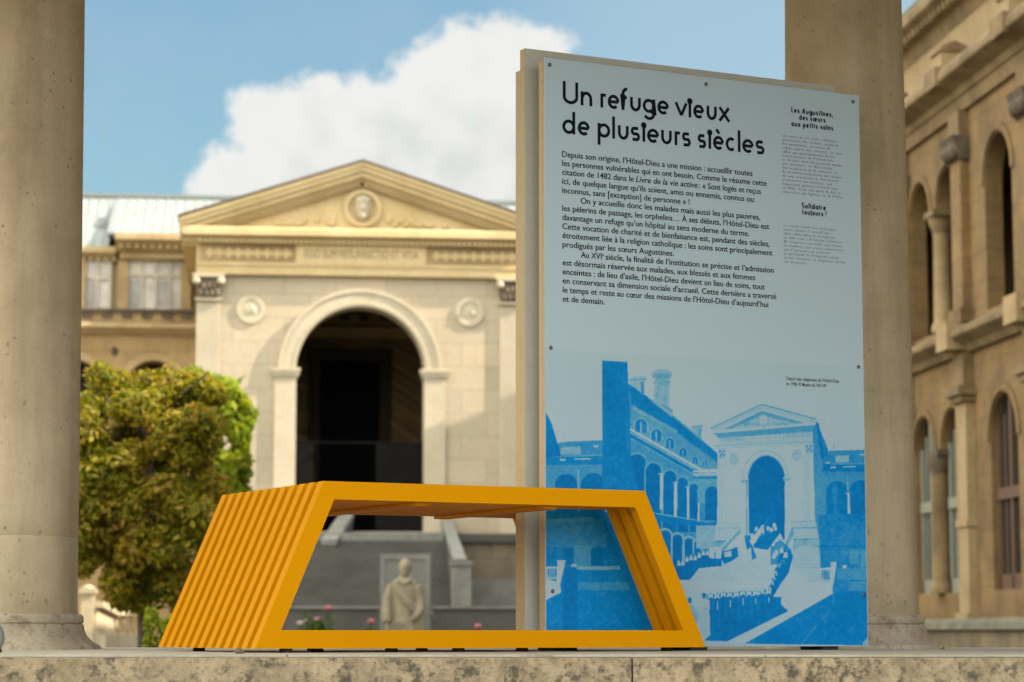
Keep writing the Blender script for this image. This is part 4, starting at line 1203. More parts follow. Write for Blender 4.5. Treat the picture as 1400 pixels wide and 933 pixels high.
# ------------------------------------------------------------------ stair in front of the porch, in shade
S = Place('stone_staircase', (AC, 54, Z_COURT), 'broad grey stone staircase rising to the dark arch, in shade', 'staircase')
mb = S.mb()
NS = 22; ztop = FA(492, 731, 58.0)[1]
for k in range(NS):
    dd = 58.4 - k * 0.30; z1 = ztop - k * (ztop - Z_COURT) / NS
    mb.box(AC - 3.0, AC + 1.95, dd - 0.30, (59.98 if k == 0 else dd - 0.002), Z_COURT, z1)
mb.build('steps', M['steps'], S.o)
mb = S.mb(); mb.box(AC - 2.98, AC + 1.93, 58.06, 59.97, ztop + .002, ztop + .05); mb.box(AC - 2.98, AC + 1.93, 58.05, 58.098, ztop - .16, ztop + .001); mb.build('landing', M['parapet'], S.o)
for name_x in ((607, 620), (466, 486)):
    a0, a1 = FA(name_x[0], 710, 59)[0], FA(name_x[1], 710, 59)[0]
    zt0 = FA(612, 706, 59)[1]
    if a0 > AC:
        a1 = a0 + .24; a0b, a1b = FA(620, 764, 53.5)[0], FA(638, 764, 53.5)[0]; zt1 = FA(630, 764, 53.5)[1]
    else:
        a0b, a1b = a0 - .5, a1 - .5; zt0 = FA(482, 700, 59)[1]; zt1 = FA(470, 735, 56)[1]
    dn = 53.5 if a0 > AC else 57.6
    mb = S.mb()
    tp = [mb.v(q) for q in ((a0, 59.9, zt0), (a1, 59.9, zt0), (a1b, dn, zt1), (a0b, dn, zt1))]
    bt = [mb.v(q) for q in ((a0, 59.9, zt0 - .12), (a1, 59.9, zt0 - .12), (a1b, dn, zt1 - .12), (a0b, dn, zt1 - .12))]
    mb.bm.faces.new(tp); mb.bm.faces.new(bt[::-1])
    for i in range(4): mb.bm.faces.new([tp[i], tp[(i + 1) % 4], bt[(i + 1) % 4], bt[i]])
    cop = None
    mb2 = S.mb(); i_ = .03
    tp = [mb2.v(q) for q in ((a0 + i_, 59.89, zt0 - .122), (a1 - i_, 59.89, zt0 - .122), (a1b - i_, dn + .02, zt1 - .122), (a0b + i_, dn + .02, zt1 - .122))]
    bt = [mb2.v(q) for q in ((a0 + i_, 59.89, Z_COURT), (a1 - i_, 59.89, Z_COURT), (a1b - i_, dn + .02, Z_COURT), (a0b + i_, dn + .02, Z_COURT))]
    mb2.bm.faces.new(tp); mb2.bm.faces.new(bt[::-1])
    for i in range(4): mb2.bm.faces.new([tp[i], tp[(i + 1) % 4], bt[(i + 1) % 4], bt[i]])
    ch = mb2.build('cheek_wall', M['steps'], S.o)
    mb.build('coping', M['parapet'], ch)
    if a0 > AC:
        mb = S.mb(); mb.box(a0b - .04, a1b + .06, dn - .42, dn + .018, Z_COURT, zt1 - .16); mb.box(a0b - .08, a1b + .10, dn - .46, dn + .018, zt1 - .158, zt1 - .06)
        mb.build('newel', M['parapet'], S.o)
# block wall to the right of the stair
Wl = Place('block_wall', (AC + 5, 58.5, Z_COURT), 'beige block wall right of the grey staircase, under the porch', 'wall')
zA, zB, zC_ = FA(670, 742, 58.5)[1], FA(670, 730, 58.5)[1], FA(670, 792, 58.5)[1]
mb = Wl.mb(); mb.box(AC + 2.25, AC + 9, 58.5, 59.97, Z_COURT, zA); mb.build('wall', M['rubble'], Wl.o)
mb = Wl.mb(); mb.box(AC + 2.25, AC + 9, 58.40, 59.97, zA + .002, zB); mb.build('coping', M['steps'], Wl.o)
mb = Wl.mb(); mb.box(AC + 2.25, AC + 9, 58.36, 58.498, Z_COURT, zC_); mb.build('plinth', M['parapet'], Wl.o)
# low dark garden wall in front
Gw = Place('garden_wall', (AC, 45, Z_COURT), 'low dark grey garden wall with a pale coping, behind the statue', 'wall')
zg = FA(500, 829, 45)[1]
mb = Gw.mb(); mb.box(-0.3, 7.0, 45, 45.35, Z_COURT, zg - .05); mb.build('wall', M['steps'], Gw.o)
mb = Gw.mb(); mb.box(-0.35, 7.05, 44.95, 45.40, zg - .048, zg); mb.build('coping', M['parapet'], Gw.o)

# ------------------------------------------------------------------ statue and the slab behind it
def remesh(o, size, smooth_it=2):
    """one continuous skin from overlapping volumes"""
    md = o.modifiers.new('skin', 'REMESH'); md.mode = 'VOXEL'; md.voxel_size = size
    if smooth_it:
        sm = o.modifiers.new('soft', 'SMOOTH'); sm.iterations = smooth_it; sm.factor = 0.5
    g = bpy.context.evaluated_depsgraph_get(); g.update()
    me = bpy.data.meshes.new_from_object(o.evaluated_get(g))
    mats = list(o.data.materials)
    o.modifiers.clear(); old = o.data; o.data = me
    if not me.materials:
        for m_ in mats: me.materials.append(m_)
    me.polygons.foreach_set('use_smooth', [True] * len(me.polygons))
    return o
YS = 42.0
hp = AT(552.5, 766, YS); fp_z = hp.z - 7.3 * 0.285
st = empty('statue', (hp.x, YS, Z_COURT), R(-4), 'beige stone statue of a bearded man in a long draped robe', 'statue')
H0 = fp_z - Z_COURT
def zz(k): return H0 + k * 0.285      # k counted in heads from the feet
mb = MB()
robe = [(0.05, .40, .31), (0.4, .38, .30), (1.5, .33, .27), (2.6, .31, .25), (3.6, .30, .235), (4.4, .285, .22), (5.0, .30, .22), (5.6, .335, .22), (6.0, .30, .19), (6.22, .16, .13), (6.4, .085, .085), (6.6, .075, .08)]
rings = []
for k, rx, ry in robe:
    ring = []
    for i in range(48):
        t = 2 * math.pi * i / 48
        fold = 1 + (.10 * math.sin(7 * t + k) + .06 * math.sin(12 * t - .6 * k)) * max(0, 1 - k / 5.2)
        lean = .035 * math.sin(k * .5)
        ring.append(mb.v((rx * fold * math.cos(t) + lean, ry * fold * math.sin(t), zz(k))))
    rings.append(ring)
for a, b in zip(rings, rings[1:]):
    for i in range(48): mb.bm.faces.new([a[i], a[(i + 1) % 48], b[(i + 1) % 48], b[i]])
mb.bm.faces.new(rings[0][::-1]); mb.bm.faces.new(rings[-1])
mb.ball((0.03, -.02, zz(6.86)), .145, .150, .150, 18, 12)                      # head
mb.ball((0.03, -.10, zz(6.58)), .10, .085, .10, 12, 9)                        # beard
mb.ball((0.03, -.168, zz(6.84)), .026, .040, .042, 8, 6)                       # nose
mb.ball((-.02, -.150, zz(6.93)), .045, .02, .014, 8, 6); mb.ball((.08, -.150, zz(6.93)), .045, .02, .014, 8, 6)   # brow
mb.ball((0.03, .02, zz(7.02)), .148, .145, .10, 14, 9)                         # hair
mb.ball((-.118, .0, zz(6.84)), .02, .03, .04, 8, 6); mb.ball((.178, .0, zz(6.84)), .02, .03, .04, 8, 6)
# his right arm hangs in a wide sleeve, the left is bent and gathers the cloth
mb.tube([(-.30, -.02, zz(5.75)), (-.39, -.02, zz(4.9)), (-.40, -.08, zz(4.1)), (-.385, -.13, zz(3.55))], [.115, .125, .135, .12], 14)
mb.tube([(-.385, -.14, zz(3.6)), (-.38, -.18, zz(3.2))], [.055, .045], 10); mb.ball((-.38, -.19, zz(3.08)), .05, .045, .075, 10, 8)
for i in range(4): mb.tube([(-.41 + .022 * i, -.21, zz(3.02)), (-.405 + .02 * i, -.225, zz(2.82 - .04 * (i in (1, 2))))], [.014, .011], 6)
mb.tube([(-.34, -.20, zz(3.1)), (-.325, -.23, zz(2.92))], [.015, .012], 6)
mb.tube([(.32, -.02, zz(5.75)), (.40, .0, zz(4.9)), (.41, -.06, zz(4.25))], [.11, .12, .12], 14)
mb.tube([(.41, -.07, zz(4.3)), (.36, -.22, zz(4.0)), (.30, -.31, zz(3.85))], [.11, .09, .06], 12); mb.ball((.27, -.33, zz(3.82)), .055, .045, .05, 10, 8)
for i in range(4): mb.tube([(.26 - .012 * i, -.355, zz(3.9) - .026 * i), (.21, -.375, zz(3.86) - .026 * i), (.19, -.345, zz(3.83) - .024 * i)], [.014, .013, .010], 6)
mb.tube([(.29, -.35, zz(3.95)), (.25, -.37, zz(4.05))], [.016, .012], 6)
for i in range(5):                   # cloth falling from the left hand, and the mantle across the chest
    mb.tube([(.24 + .05 * i, -.28 + .04 * i, zz(3.85)), (.27 + .055 * i, -.25 + .03 * i, zz(3.0)), (.28 + .06 * i, -.22 + .03 * i, zz(2.2 + .12 * i))], [.05, .055, .03], 8)
mb.tube([(-.26, -.14, zz(5.95)), (-.05, -.235, zz(5.2)), (.18, -.24, zz(4.7)), (.33, -.16, zz(4.45))], [.06, .055, .05, .05], 8)
mb.tube([(-.20, -.16, zz(5.6)), (.02, -.24, zz(4.85)), (.28, -.22, zz(4.3))], [.045, .04, .045], 8)
mb.tube([(-.14, -.17, zz(6.12)), (.03, -.205, zz(5.88)), (.20, -.17, zz(6.12))], [.05, .045, .05], 8)
for i in range(6): mb.tube([(-.24 + .085 * i, -.24 - .03 * math.sin(i), zz(3.7)), (-.27 + .10 * i, -.29, zz(1.8)), (-.30 + .115 * i, -.30, zz(.1))], [.022, .032, .036], 7)
for sx in (-.14, .14): mb.ball((sx, -.33, zz(.09)), .075, .15, .06, 10, 7)
for v_ in mb.bm.verts:
    v_.co.x *= .70; v_.co.y *= .78
fig = remesh(mb.build('figure', M['statue'], st), 0.014, 1)
mb = MB(); mb.box(-.52, .52, -.48, .42, -.05, H0 - .06); mb.box(-.46, .46, -.42, .38, H0 - .058, H0 + .012); mb.bevel(.012, 2)
mb.build('pedestal', M['stele'], st)
q0, q1 = AT(519.5, 757, 43.2), AT(589.5, 757, 43.2)
sx = (q0.x + q1.x) / 2; hw_ = (q1.x - q0.x) / 2
se = empty('stone_slab', (sx, 43.2, Z_COURT), R(2), 'upright grey stone slab standing behind the beige statue', 'slab')
mb = MB(); hh = q0.z - Z_COURT; mb.box(-hw_, hw_, 0, .22, -.02, hh); mb.bevel(.01, 2); mb.build('slab', M['stele'], se)
mb = MB()
mb.box(-hw_ + .03, hw_ - .03, -.02, -.001, hh - .10, hh - .04); mb.box(-hw_ + .03, -hw_ + .08, -.02, -.001, .2, hh - .102); mb.box(hw_ - .08, hw_ - .03, -.02, -.001, .2, hh - .102)
mb.build('moulding', M['parapet'], se)

# ------------------------------------------------------------------ arcaded range behind, left of the porch
BW = Place('arcaded_range', (AC, 66, Z_COURT), 'sunlit ochre arcaded range with pale zinc roof behind the porch', 'building')
zi = lambda y, d=66.0: FA(200, y, d)[1]
ar_c = [FA(x, 494, 66)[0] for x in (-114, -6, 102, 210)] + [2 * AC - FA(x, 494, 66)[0] for x in (-114, -6, 102, 210)]
rr = FA(246.5, 494, 66)[0] - FA(210, 494, 66)[0]
zsp = zi(494) - rr
mb = BW.mb(); ops = [(c, rr, 2.3, zsp) for c in ar_c]
arch_wall(mb, lambda s, t, z: (s, 66 + t, z), -16, 21, Z_COURT, zi(459), .6, ops, 20)
mb.build('arcade_wall', M['back'], BW.o)
for c in ar_c:
    mb = BW.mb(); mb.ring_xz(c, zsp, rr + .02, rr + .22, 65.93, 66.02, 0, 180, 24); mb.build('arch_moulding', M['back_trim'], BW.o, smooth=35)
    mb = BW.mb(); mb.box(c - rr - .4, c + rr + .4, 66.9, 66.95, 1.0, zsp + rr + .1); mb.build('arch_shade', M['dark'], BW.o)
for c0, c1 in zip(ar_c[:3], ar_c[1:4]):
    mb = BW.mb(); mb.ball(((c0 + c1) / 2, 65.98, zi(481)), .10, .05, .12, 10, 8); mb.build('boss', M['wing_dark'], BW.o, smooth=60)
mb = BW.mb()
mb.prism_yz([(66.3, zi(459)), (65.93, zi(459)), (65.72, zi(452)), (65.66, zi(450)), (65.66, zi(446)), (65.8, zi(443)), (66.3, zi(442))], -16, 21)
mb.build('string_course', M['back_trim'], BW.o)
mb = BW.mb(); mb.box(-16, 21, 65.85, 66.3, zi(441.8), zi(428)); mb.build('balcony_wall', M['back'], BW.o)
mb = BW.mb()
for k in range(70):
    x = -15.8 + k * .53; mb.box(x, x + .26, 65.78, 65.9, zi(436), zi(429))
mb.box(-16, 21, 65.74, 66.1, zi(428), zi(424))
mb.build('balcony_rail', M['wing_dark'], BW.o)
mb = BW.mb(); mb.box(-16, 21, 66.6, 67.0, zi(428), FA(120, 341, 66.6)[1]); mb.build('upper_wall', M['back_trim'], BW.o)
for xl, xr, yt, yb, d in ((176, 250, 352, 424, 66.58), (116, 150, 358, 424, 66.58), (60, 94, 358, 424, 66.58), (0, 36, 358, 424, 66.58)):
    a0, z1 = FA(xl, yt, d); a1, z0 = FA(xr, yb, d)
    mb = BW.mb(); mb.box(a0, a1, d - .1, d - .002, z0, z1); win = mb.build('window', M['curtain'], BW.o)
    mb = BW.mb()
    n_ = 4 if xr - xl > 50 else 2
    for k in range(n_ + 1): x = a0 + (a1 - a0) * k / n_; mb.box(x - .035, x + .035, d - .16, d - .101, z0, z1)
    mb.box(a0, a1, d - .158, d - .1015, z0 + (z1 - z0) * .62, z0 + (z1 - z0) * .68)
    mb.build('frame', M['pale_wood'], win)
    for k in range(0, n_, 2):
        mb = BW.mb(); mb.box(a0 + (a1 - a0) * (k + .15) / n_, a0 + (a1 - a0) * (k + .85) / n_, d - .125, d - .1012, z0 + .1, z0 + (z1 - z0) * .55)
        mb.build('pane', M['pale_pane'], win)
for x in (168, 254, 110, 48):
    a0 = FA(x - 7, 400, 66.4)[0]; a1 = FA(x + 7, 400, 66.4)[0]
    mb = BW.mb(); mb.box(a0, a1, 66.35, 66.62, zi(428), zi(352)); mb.box(a0 - .08, a1 + .08, 66.28, 66.62, zi(428) + .002, zi(420)); mb.build('pilaster', M['back'], BW.o)
# cornices: the bay beside the porch stands forward
a_bay = FA(157, 322, 65.6)[0]
def cornice(a0, a1, d, yb, yt):
    b, t = FA(200, yb, d)[1], FA(200, yt, d)[1]; h = t - b
    mb = BW.mb(); mb.prism_yz([(d + 1.2, b), (d, b), (d - .15, b + h * .25), (d - .42, b + h * .55), (d - .46, b + h * .6), (d - .46, t - .02), (d - .40, t), (d + 1.2, t)], a0, a1)
    k = a0 + .1
    while k < a1 - .1: mb.box(k, k + .10, d - .24, d - .05, b + h * .12, b + h * .34); k += .21
    mb.build('cornice', M['back_trim'], BW.o)
cornice(a_bay, AC - 4.0, 66.1, 344, 322); cornice(-16, a_bay - .002, 66.6, 362, 341); cornice(AC + 4.0, 21, 66.1, 344, 322)
mb = BW.mb(); mb.box(a_bay + .1, AC - 4.1, 66.2, 66.59, zi(352), zi(343)); mb.build('bay_wall', M['back_trim'], BW.o)
za0, za1, zrg = FA(200, 341, 66.2)[1] + .01, FA(200, 322, 65.7)[1] + .01, FA(121, 269.4, 69.5)[1]
mb = BW.mb()
for x0, x1, de, ze in ((-16, a_bay - .2, 66.2, za0), (a_bay - .2, 21, 65.7, za1)):
    mb.prism_yz([(de, ze), (de, ze + .06), (69.5, zrg), (75, ze + .06), (75, ze)], x0, x1)
rf = mb.build('roof', M['zinc'], BW.o)
mb = BW.mb()
x = -15.8
while x < 21:
    de, ze = (66.2, za0) if x < a_bay - .2 else (65.7, za1)
    mb.prism_yz([(de + .02, ze + .061), (de + .02, ze + .09), (69.48, zrg + .025), (69.48, zrg - .002)], x - .015, x + .015); x += .27
mb.box(-16, 21, 69.4, 69.6, zrg + .0, zrg + .10)
mb.build('seams', M['zinc'], rf)
a0, z0 = FA(132, 311, 67.6); a1, z1 = FA(145, 300, 67.9)
mb = BW.mb(); mb.prism_yz([(67.35, z0 - .1), (67.35, z0 + .05), (68.0, z1 + .05), (68.0, z1 - .1)], a0, a1); sk = mb.build('skylight', M['zinc'], rf)
mb = BW.mb(); mb.prism_yz([(67.41, z0 - .02), (67.39, z0 + .075), (67.95, z1 + .06), (67.95, z1)], a0 + .04, a1 - .04); mb.build('pane', M['glass'], sk)
mb = BW.mb(); mb.box(-16, 21, 67.01, 75, Z_COURT, za0 - .02); mb.build('rear_wall', M['back'], BW.o)

# ------------------------------------------------------------------ the long wing on the right
AW = 10.9
RW = Place('right_wing', (AW, 40, Z_COURT), 'shaded ochre stone wing with two storeys of arches, behind the right column', 'building')
wf = lambda s, t, z: (AW + t, s, z)
def bays(a, b):
    """pilaster / pair of arches / pilaster / single arch, repeating along the wing"""
    out_ = []; s = 36.5
    while s < b:
        out_.append(('pil', s)); out_.append(('pair', s + .9, s + 2.55)); out_.append(('pil', s + 3.45)); out_.append(('one', s + 3.45 + 1.72)); s += 6.9
    s = 36.5 - 6.9
    while s > a - 6.9:
        out_ += [('pil', s), ('pair', s + .9, s + 2.55), ('pil', s + 3.45), ('one', s + 3.45 + 1.72)]; s -= 6.9
    return out_
BY = bays(24, 56)
HP, HO = 0.60, 0.66
pil_s = sorted(x[1] for x in BY if x[0] == 'pil' and 22 < x[1] < 58)
arch_s = sorted([(s, HP) for x in BY if x[0] == 'pair' for s in x[1:]] + [(x[1], HO) for x in BY if x[0] == 'one'])
arch_s = [(s, h) for s, h in arch_s if 23 < s < 57.5]
lnk = [x[2] for x in BY if x[0] == 'pair' and 23 < x[1]]
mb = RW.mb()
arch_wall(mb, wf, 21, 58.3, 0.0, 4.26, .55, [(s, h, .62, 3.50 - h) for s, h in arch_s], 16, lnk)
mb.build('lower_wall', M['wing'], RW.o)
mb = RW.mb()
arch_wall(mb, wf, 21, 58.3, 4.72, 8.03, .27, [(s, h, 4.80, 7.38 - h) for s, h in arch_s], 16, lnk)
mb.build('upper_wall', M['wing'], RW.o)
mb = RW.mb(); mb.box(AW - .12, AW + .9, 21, 58.3, Z_COURT, -.001); mb.build('plinth', M['moss_wall'], RW.o)
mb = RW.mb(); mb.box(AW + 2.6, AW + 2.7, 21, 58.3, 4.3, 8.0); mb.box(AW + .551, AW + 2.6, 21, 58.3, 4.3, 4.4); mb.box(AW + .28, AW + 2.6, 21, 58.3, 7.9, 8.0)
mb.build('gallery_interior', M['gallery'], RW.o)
mb = RW.mb()                         # the part of the wing that runs on towards the camera
mb.box(AW, AW + 8, -1.0, 20.99, Z_LOW, 9.9); mb.box(AW + 2.71, AW + 8, 21, 58.3, Z_COURT, 9.9)
mb.build('rear_wall', M['wing'], RW.o)
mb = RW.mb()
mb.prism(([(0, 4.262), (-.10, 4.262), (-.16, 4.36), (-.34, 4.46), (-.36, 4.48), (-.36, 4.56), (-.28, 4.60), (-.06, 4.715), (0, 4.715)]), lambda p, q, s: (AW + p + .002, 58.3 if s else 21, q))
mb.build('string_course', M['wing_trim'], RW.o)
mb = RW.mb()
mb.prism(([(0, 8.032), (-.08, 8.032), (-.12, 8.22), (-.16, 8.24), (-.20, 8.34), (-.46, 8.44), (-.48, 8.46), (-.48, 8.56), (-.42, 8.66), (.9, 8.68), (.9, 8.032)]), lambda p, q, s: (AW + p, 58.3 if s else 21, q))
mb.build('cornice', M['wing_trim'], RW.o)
for i, (s, h) in enumerate(arch_s):
    # moulded edges and, below, painted windows
    for z in (3.50 - h, 7.38 - h):
        mb = RW.mb(); rows = []
        for k in range(17):
            t = math.pi * k / 16
            rows.append([mb.v((AW - y, s + r * math.cos(t), z + r * math.sin(t))) for r, y in ((h + .03, -.01), (h + .03, .035), (h + .15, .035), (h + .15, -.01))])
        for a, b in zip(rows, rows[1:]):
            for j in range(4): mb.bm.faces.new([a[j], a[(j + 1) % 4], b[(j + 1) % 4], b[j]])
        mb.build('arch_moulding', M['wing'], RW.o)
    dark_bay = abs(h - HO) < .01
    mb = RW.mb(); mb.box(AW + .14, AW + .18, s - h - .05, s + h + .05, .6, 3.52)
    win = mb.build('window', M['glass'], RW.o)
    mb = RW.mb(); fx0, fx1 = AW + .09, AW + .138
    for ss in ((-h, -h + .1), (-.05, .05), (h - .1, h)): mb.box(fx0, fx1, s + ss[0], s + ss[1], .62, 3.48 if abs(ss[0]) < .1 else 3.0)
    mb.box(fx0 - .02, fx1, s - h, s + h, 1.95, 2.12)
    for ss in (-.33, .33): mb.box(fx0 + .02, fx1, s + ss - .02, s + ss + .02, .62, 3.2)
    mb.box(fx0, fx1, s - h, s + h, .62, .85)
    mb.build('frame', M['brownwood'] if dark_bay else M['greywood'], win)
for x in BY:                         # slim columns between the paired arches
    if x[0] != 'pair' or not 22 < x[1] < 56: continue
    s = (x[1] + x[2]) / 2
    for zb, zi_, nm, cc in ((.625, 2.80, M['wing_trim'], AW + .02), (4.805, 6.68, M['wing_pale'], AW + .13)):
        mb = RW.mb()
        mb.lathe([(.20, zb), (.20, zb + .10), (.165, zb + .16), (.16, zb + .2), (.145, zi_ - .3), (.165, zi_ - .27)], cx=cc, cy=s, seg=18)
        co_ = mb.build('column', nm, RW.o, smooth=40)
        mb = RW.mb(); mb.lathe([(.15, zi_ - .268), (.17, zi_ - .2), (.22, zi_ - .08), (.22, zi_)], cx=cc, cy=s, seg=18); mb.box(AW - .10, AW + .265, s - .27, s + .27, zi_ + .001, zi_ + .098)
        mb.build('capital', M['wing_trim'] if zb > 1 else M['wing_dark'], co_, smooth=40)
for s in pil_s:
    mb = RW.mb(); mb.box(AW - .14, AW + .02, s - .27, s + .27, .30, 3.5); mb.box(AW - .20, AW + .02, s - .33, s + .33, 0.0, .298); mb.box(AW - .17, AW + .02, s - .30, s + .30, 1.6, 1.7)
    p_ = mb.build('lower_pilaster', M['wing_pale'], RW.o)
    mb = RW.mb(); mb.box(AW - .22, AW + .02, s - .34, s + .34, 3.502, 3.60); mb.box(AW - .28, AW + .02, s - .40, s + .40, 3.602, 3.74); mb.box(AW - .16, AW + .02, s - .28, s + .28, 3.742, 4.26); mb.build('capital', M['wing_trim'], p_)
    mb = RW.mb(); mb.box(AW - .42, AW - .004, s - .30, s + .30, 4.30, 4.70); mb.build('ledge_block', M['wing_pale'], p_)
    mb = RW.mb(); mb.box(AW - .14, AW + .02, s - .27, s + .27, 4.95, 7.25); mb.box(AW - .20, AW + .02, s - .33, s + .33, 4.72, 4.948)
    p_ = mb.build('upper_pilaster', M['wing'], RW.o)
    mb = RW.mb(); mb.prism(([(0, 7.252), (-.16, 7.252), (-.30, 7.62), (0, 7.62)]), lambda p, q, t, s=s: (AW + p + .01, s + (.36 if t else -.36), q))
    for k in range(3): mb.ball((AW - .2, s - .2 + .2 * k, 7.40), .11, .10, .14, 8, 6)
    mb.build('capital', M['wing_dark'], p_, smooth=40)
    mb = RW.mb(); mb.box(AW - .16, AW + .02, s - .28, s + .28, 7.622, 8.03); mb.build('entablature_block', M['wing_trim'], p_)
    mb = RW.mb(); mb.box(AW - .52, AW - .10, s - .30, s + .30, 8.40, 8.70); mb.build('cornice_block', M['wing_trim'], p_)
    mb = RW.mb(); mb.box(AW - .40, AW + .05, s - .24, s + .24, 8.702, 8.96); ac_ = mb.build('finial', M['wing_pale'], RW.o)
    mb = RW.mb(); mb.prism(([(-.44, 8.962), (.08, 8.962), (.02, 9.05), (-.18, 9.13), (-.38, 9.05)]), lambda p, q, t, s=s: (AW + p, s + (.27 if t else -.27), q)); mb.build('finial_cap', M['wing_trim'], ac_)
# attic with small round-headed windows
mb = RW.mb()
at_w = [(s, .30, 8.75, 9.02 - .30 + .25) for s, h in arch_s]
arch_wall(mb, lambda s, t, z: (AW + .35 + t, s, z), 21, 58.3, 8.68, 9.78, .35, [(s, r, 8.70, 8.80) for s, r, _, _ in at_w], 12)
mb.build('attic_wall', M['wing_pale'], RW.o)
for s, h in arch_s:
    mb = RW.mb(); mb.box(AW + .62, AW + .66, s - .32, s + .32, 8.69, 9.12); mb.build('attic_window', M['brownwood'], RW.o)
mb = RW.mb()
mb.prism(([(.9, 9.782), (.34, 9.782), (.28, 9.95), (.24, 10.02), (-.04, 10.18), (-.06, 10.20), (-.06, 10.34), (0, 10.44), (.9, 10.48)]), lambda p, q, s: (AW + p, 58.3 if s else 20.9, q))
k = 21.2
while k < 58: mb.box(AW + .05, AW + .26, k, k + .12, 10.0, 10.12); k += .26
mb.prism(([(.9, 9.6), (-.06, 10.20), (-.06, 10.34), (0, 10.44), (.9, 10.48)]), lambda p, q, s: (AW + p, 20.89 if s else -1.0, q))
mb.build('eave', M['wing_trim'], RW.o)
mb = RW.mb(); mb.prism(([(.02, 10.485), (.02, 10.54), (4.5, 12.4), (9, 10.54), (9, 10.485)]), lambda p, q, s: (AW + p, 58.3 if s else -1.0, q)); mb.build('roof', M['zinc'], RW.o)
# unseen range added at the left to bounce sunlight onto bench and sign
LWX = -13.0
LW = Place('bounce_wing', (LWX, 30, Z_COURT), 'unseen low stone range with arches, added at the left to bounce sunlight', 'building')
lf_ = lambda s, t, z: (LWX - t, s, z)
mb = LW.mb()
arch_wall(mb, lf_, -8, 58, Z_COURT, 4.26, .55, [(s, .8, .62, 2.76) for s in np.arange(-6, 57, 2.6)], 12)
mb.build('arcade_wall', M['temple'], LW.o)
mb = LW.mb(); mb.box(LWX - 8, LWX - 2.5, -8, 58, Z_LOW, 4.6); mb.build('inner_wall', M['back_trim'], LW.o)
mb = LW.mb(); mb.box(LWX - 2.499, LWX + .3, -8, 58, 4.262, 4.718); mb.build('cornice', M['back_trim'], LW.o)
mb = LW.mb(); mb.prism(([(.3, 4.72), (.3, 4.8), (-4, 5.6), (-8, 4.8), (-8, 4.72)]), lambda p, q, s: (LWX + p, 58 if s else -8, q)); mb.build('roof', M['zinc'], LW.o)
# low mossy wall before the wing
Lw = Place('low_wall', (AW - 1.2, 36, Z_COURT), 'low dark mossy wall along the foot of the right wing', 'wall')
mb = Lw.mb(); mb.box(AW - 1.15, AW - .85, 20, 58, Z_COURT, .04); mb.build('wall', M['moss_wall'], Lw.o)
mb = Lw.mb(); mb.prism(([(-1.22, .042), (-.78, .042), (-.80, .14), (-.9, .19), (-1.1, .19), (-1.20, .14)]), lambda p, q, s: (AW + p, 58 if s else 20, q)); mb.build('coping', M['moss_cap'], Lw.o)

# ------------------------------------------------------------------ trees and shrubs
def leaf_mesh(points, size, rnd, spread=1.0, tint=None):
    """many small bent leaves, one at each point (p, outward)"""
    v, f, tv = [], [], []
    for i, (p, nrm) in enumerate(points):
        s = size * rnd.uniform(.6, 1.25)
        n = (Vector(nrm) * 1.1 + Vector((rnd.gauss(0, 1), rnd.gauss(0, 1), rnd.gauss(0, 1) + .5)) * spread * .75).normalized()
        t = n.orthogonal().normalized(); t = Matrix.Rotation(rnd.uniform(0, 6.28), 3, n) @ t
        b = n.cross(t); k = len(v)
        v += [p - t * s, p + b * s * .42 - n * s * .12, p + t * s - n * s * .25, p - b * s * .42 - n * s * .12, p + t * s * .15 + b * s * .46 - n * s * .16, p + t * s * .15 - b * s * .46 - n * s * .16]
        f += [(k, k + 1, k + 4, k + 2), (k, k + 2, k + 5, k + 3)]
        tt = tint(p) if tint else rnd.random()
        tv += [tt, tt]
    return v, f, tv
def crown(name, parent, pts, size, mat, rnd, tint=None, spread=1.0):
    v, f, tv = leaf_mesh(pts, size, rnd, spread, tint)
    me = bpy.data.meshes.new(name); me.from_pydata(v, [], f)
    a = me.attributes.new('tint', 'FLOAT', 'FACE'); a.data.foreach_set('value', tv)
    me.materials.append(mat)
    o = bpy.data.objects.new(name, me); COL.objects.link(o); o.parent = parent
    return o
def clump_points(rnd, clumps, n):
    pts = []
    for _ in range(n):
        c, r = clumps[rnd.randrange(len(clumps))]
        d = Vector((rnd.gauss(0, 1), rnd.gauss(0, 1), rnd.gauss(0, 1))).normalized()
        pts.append((c + d * r * rnd.random() ** .45, d))
    return pts
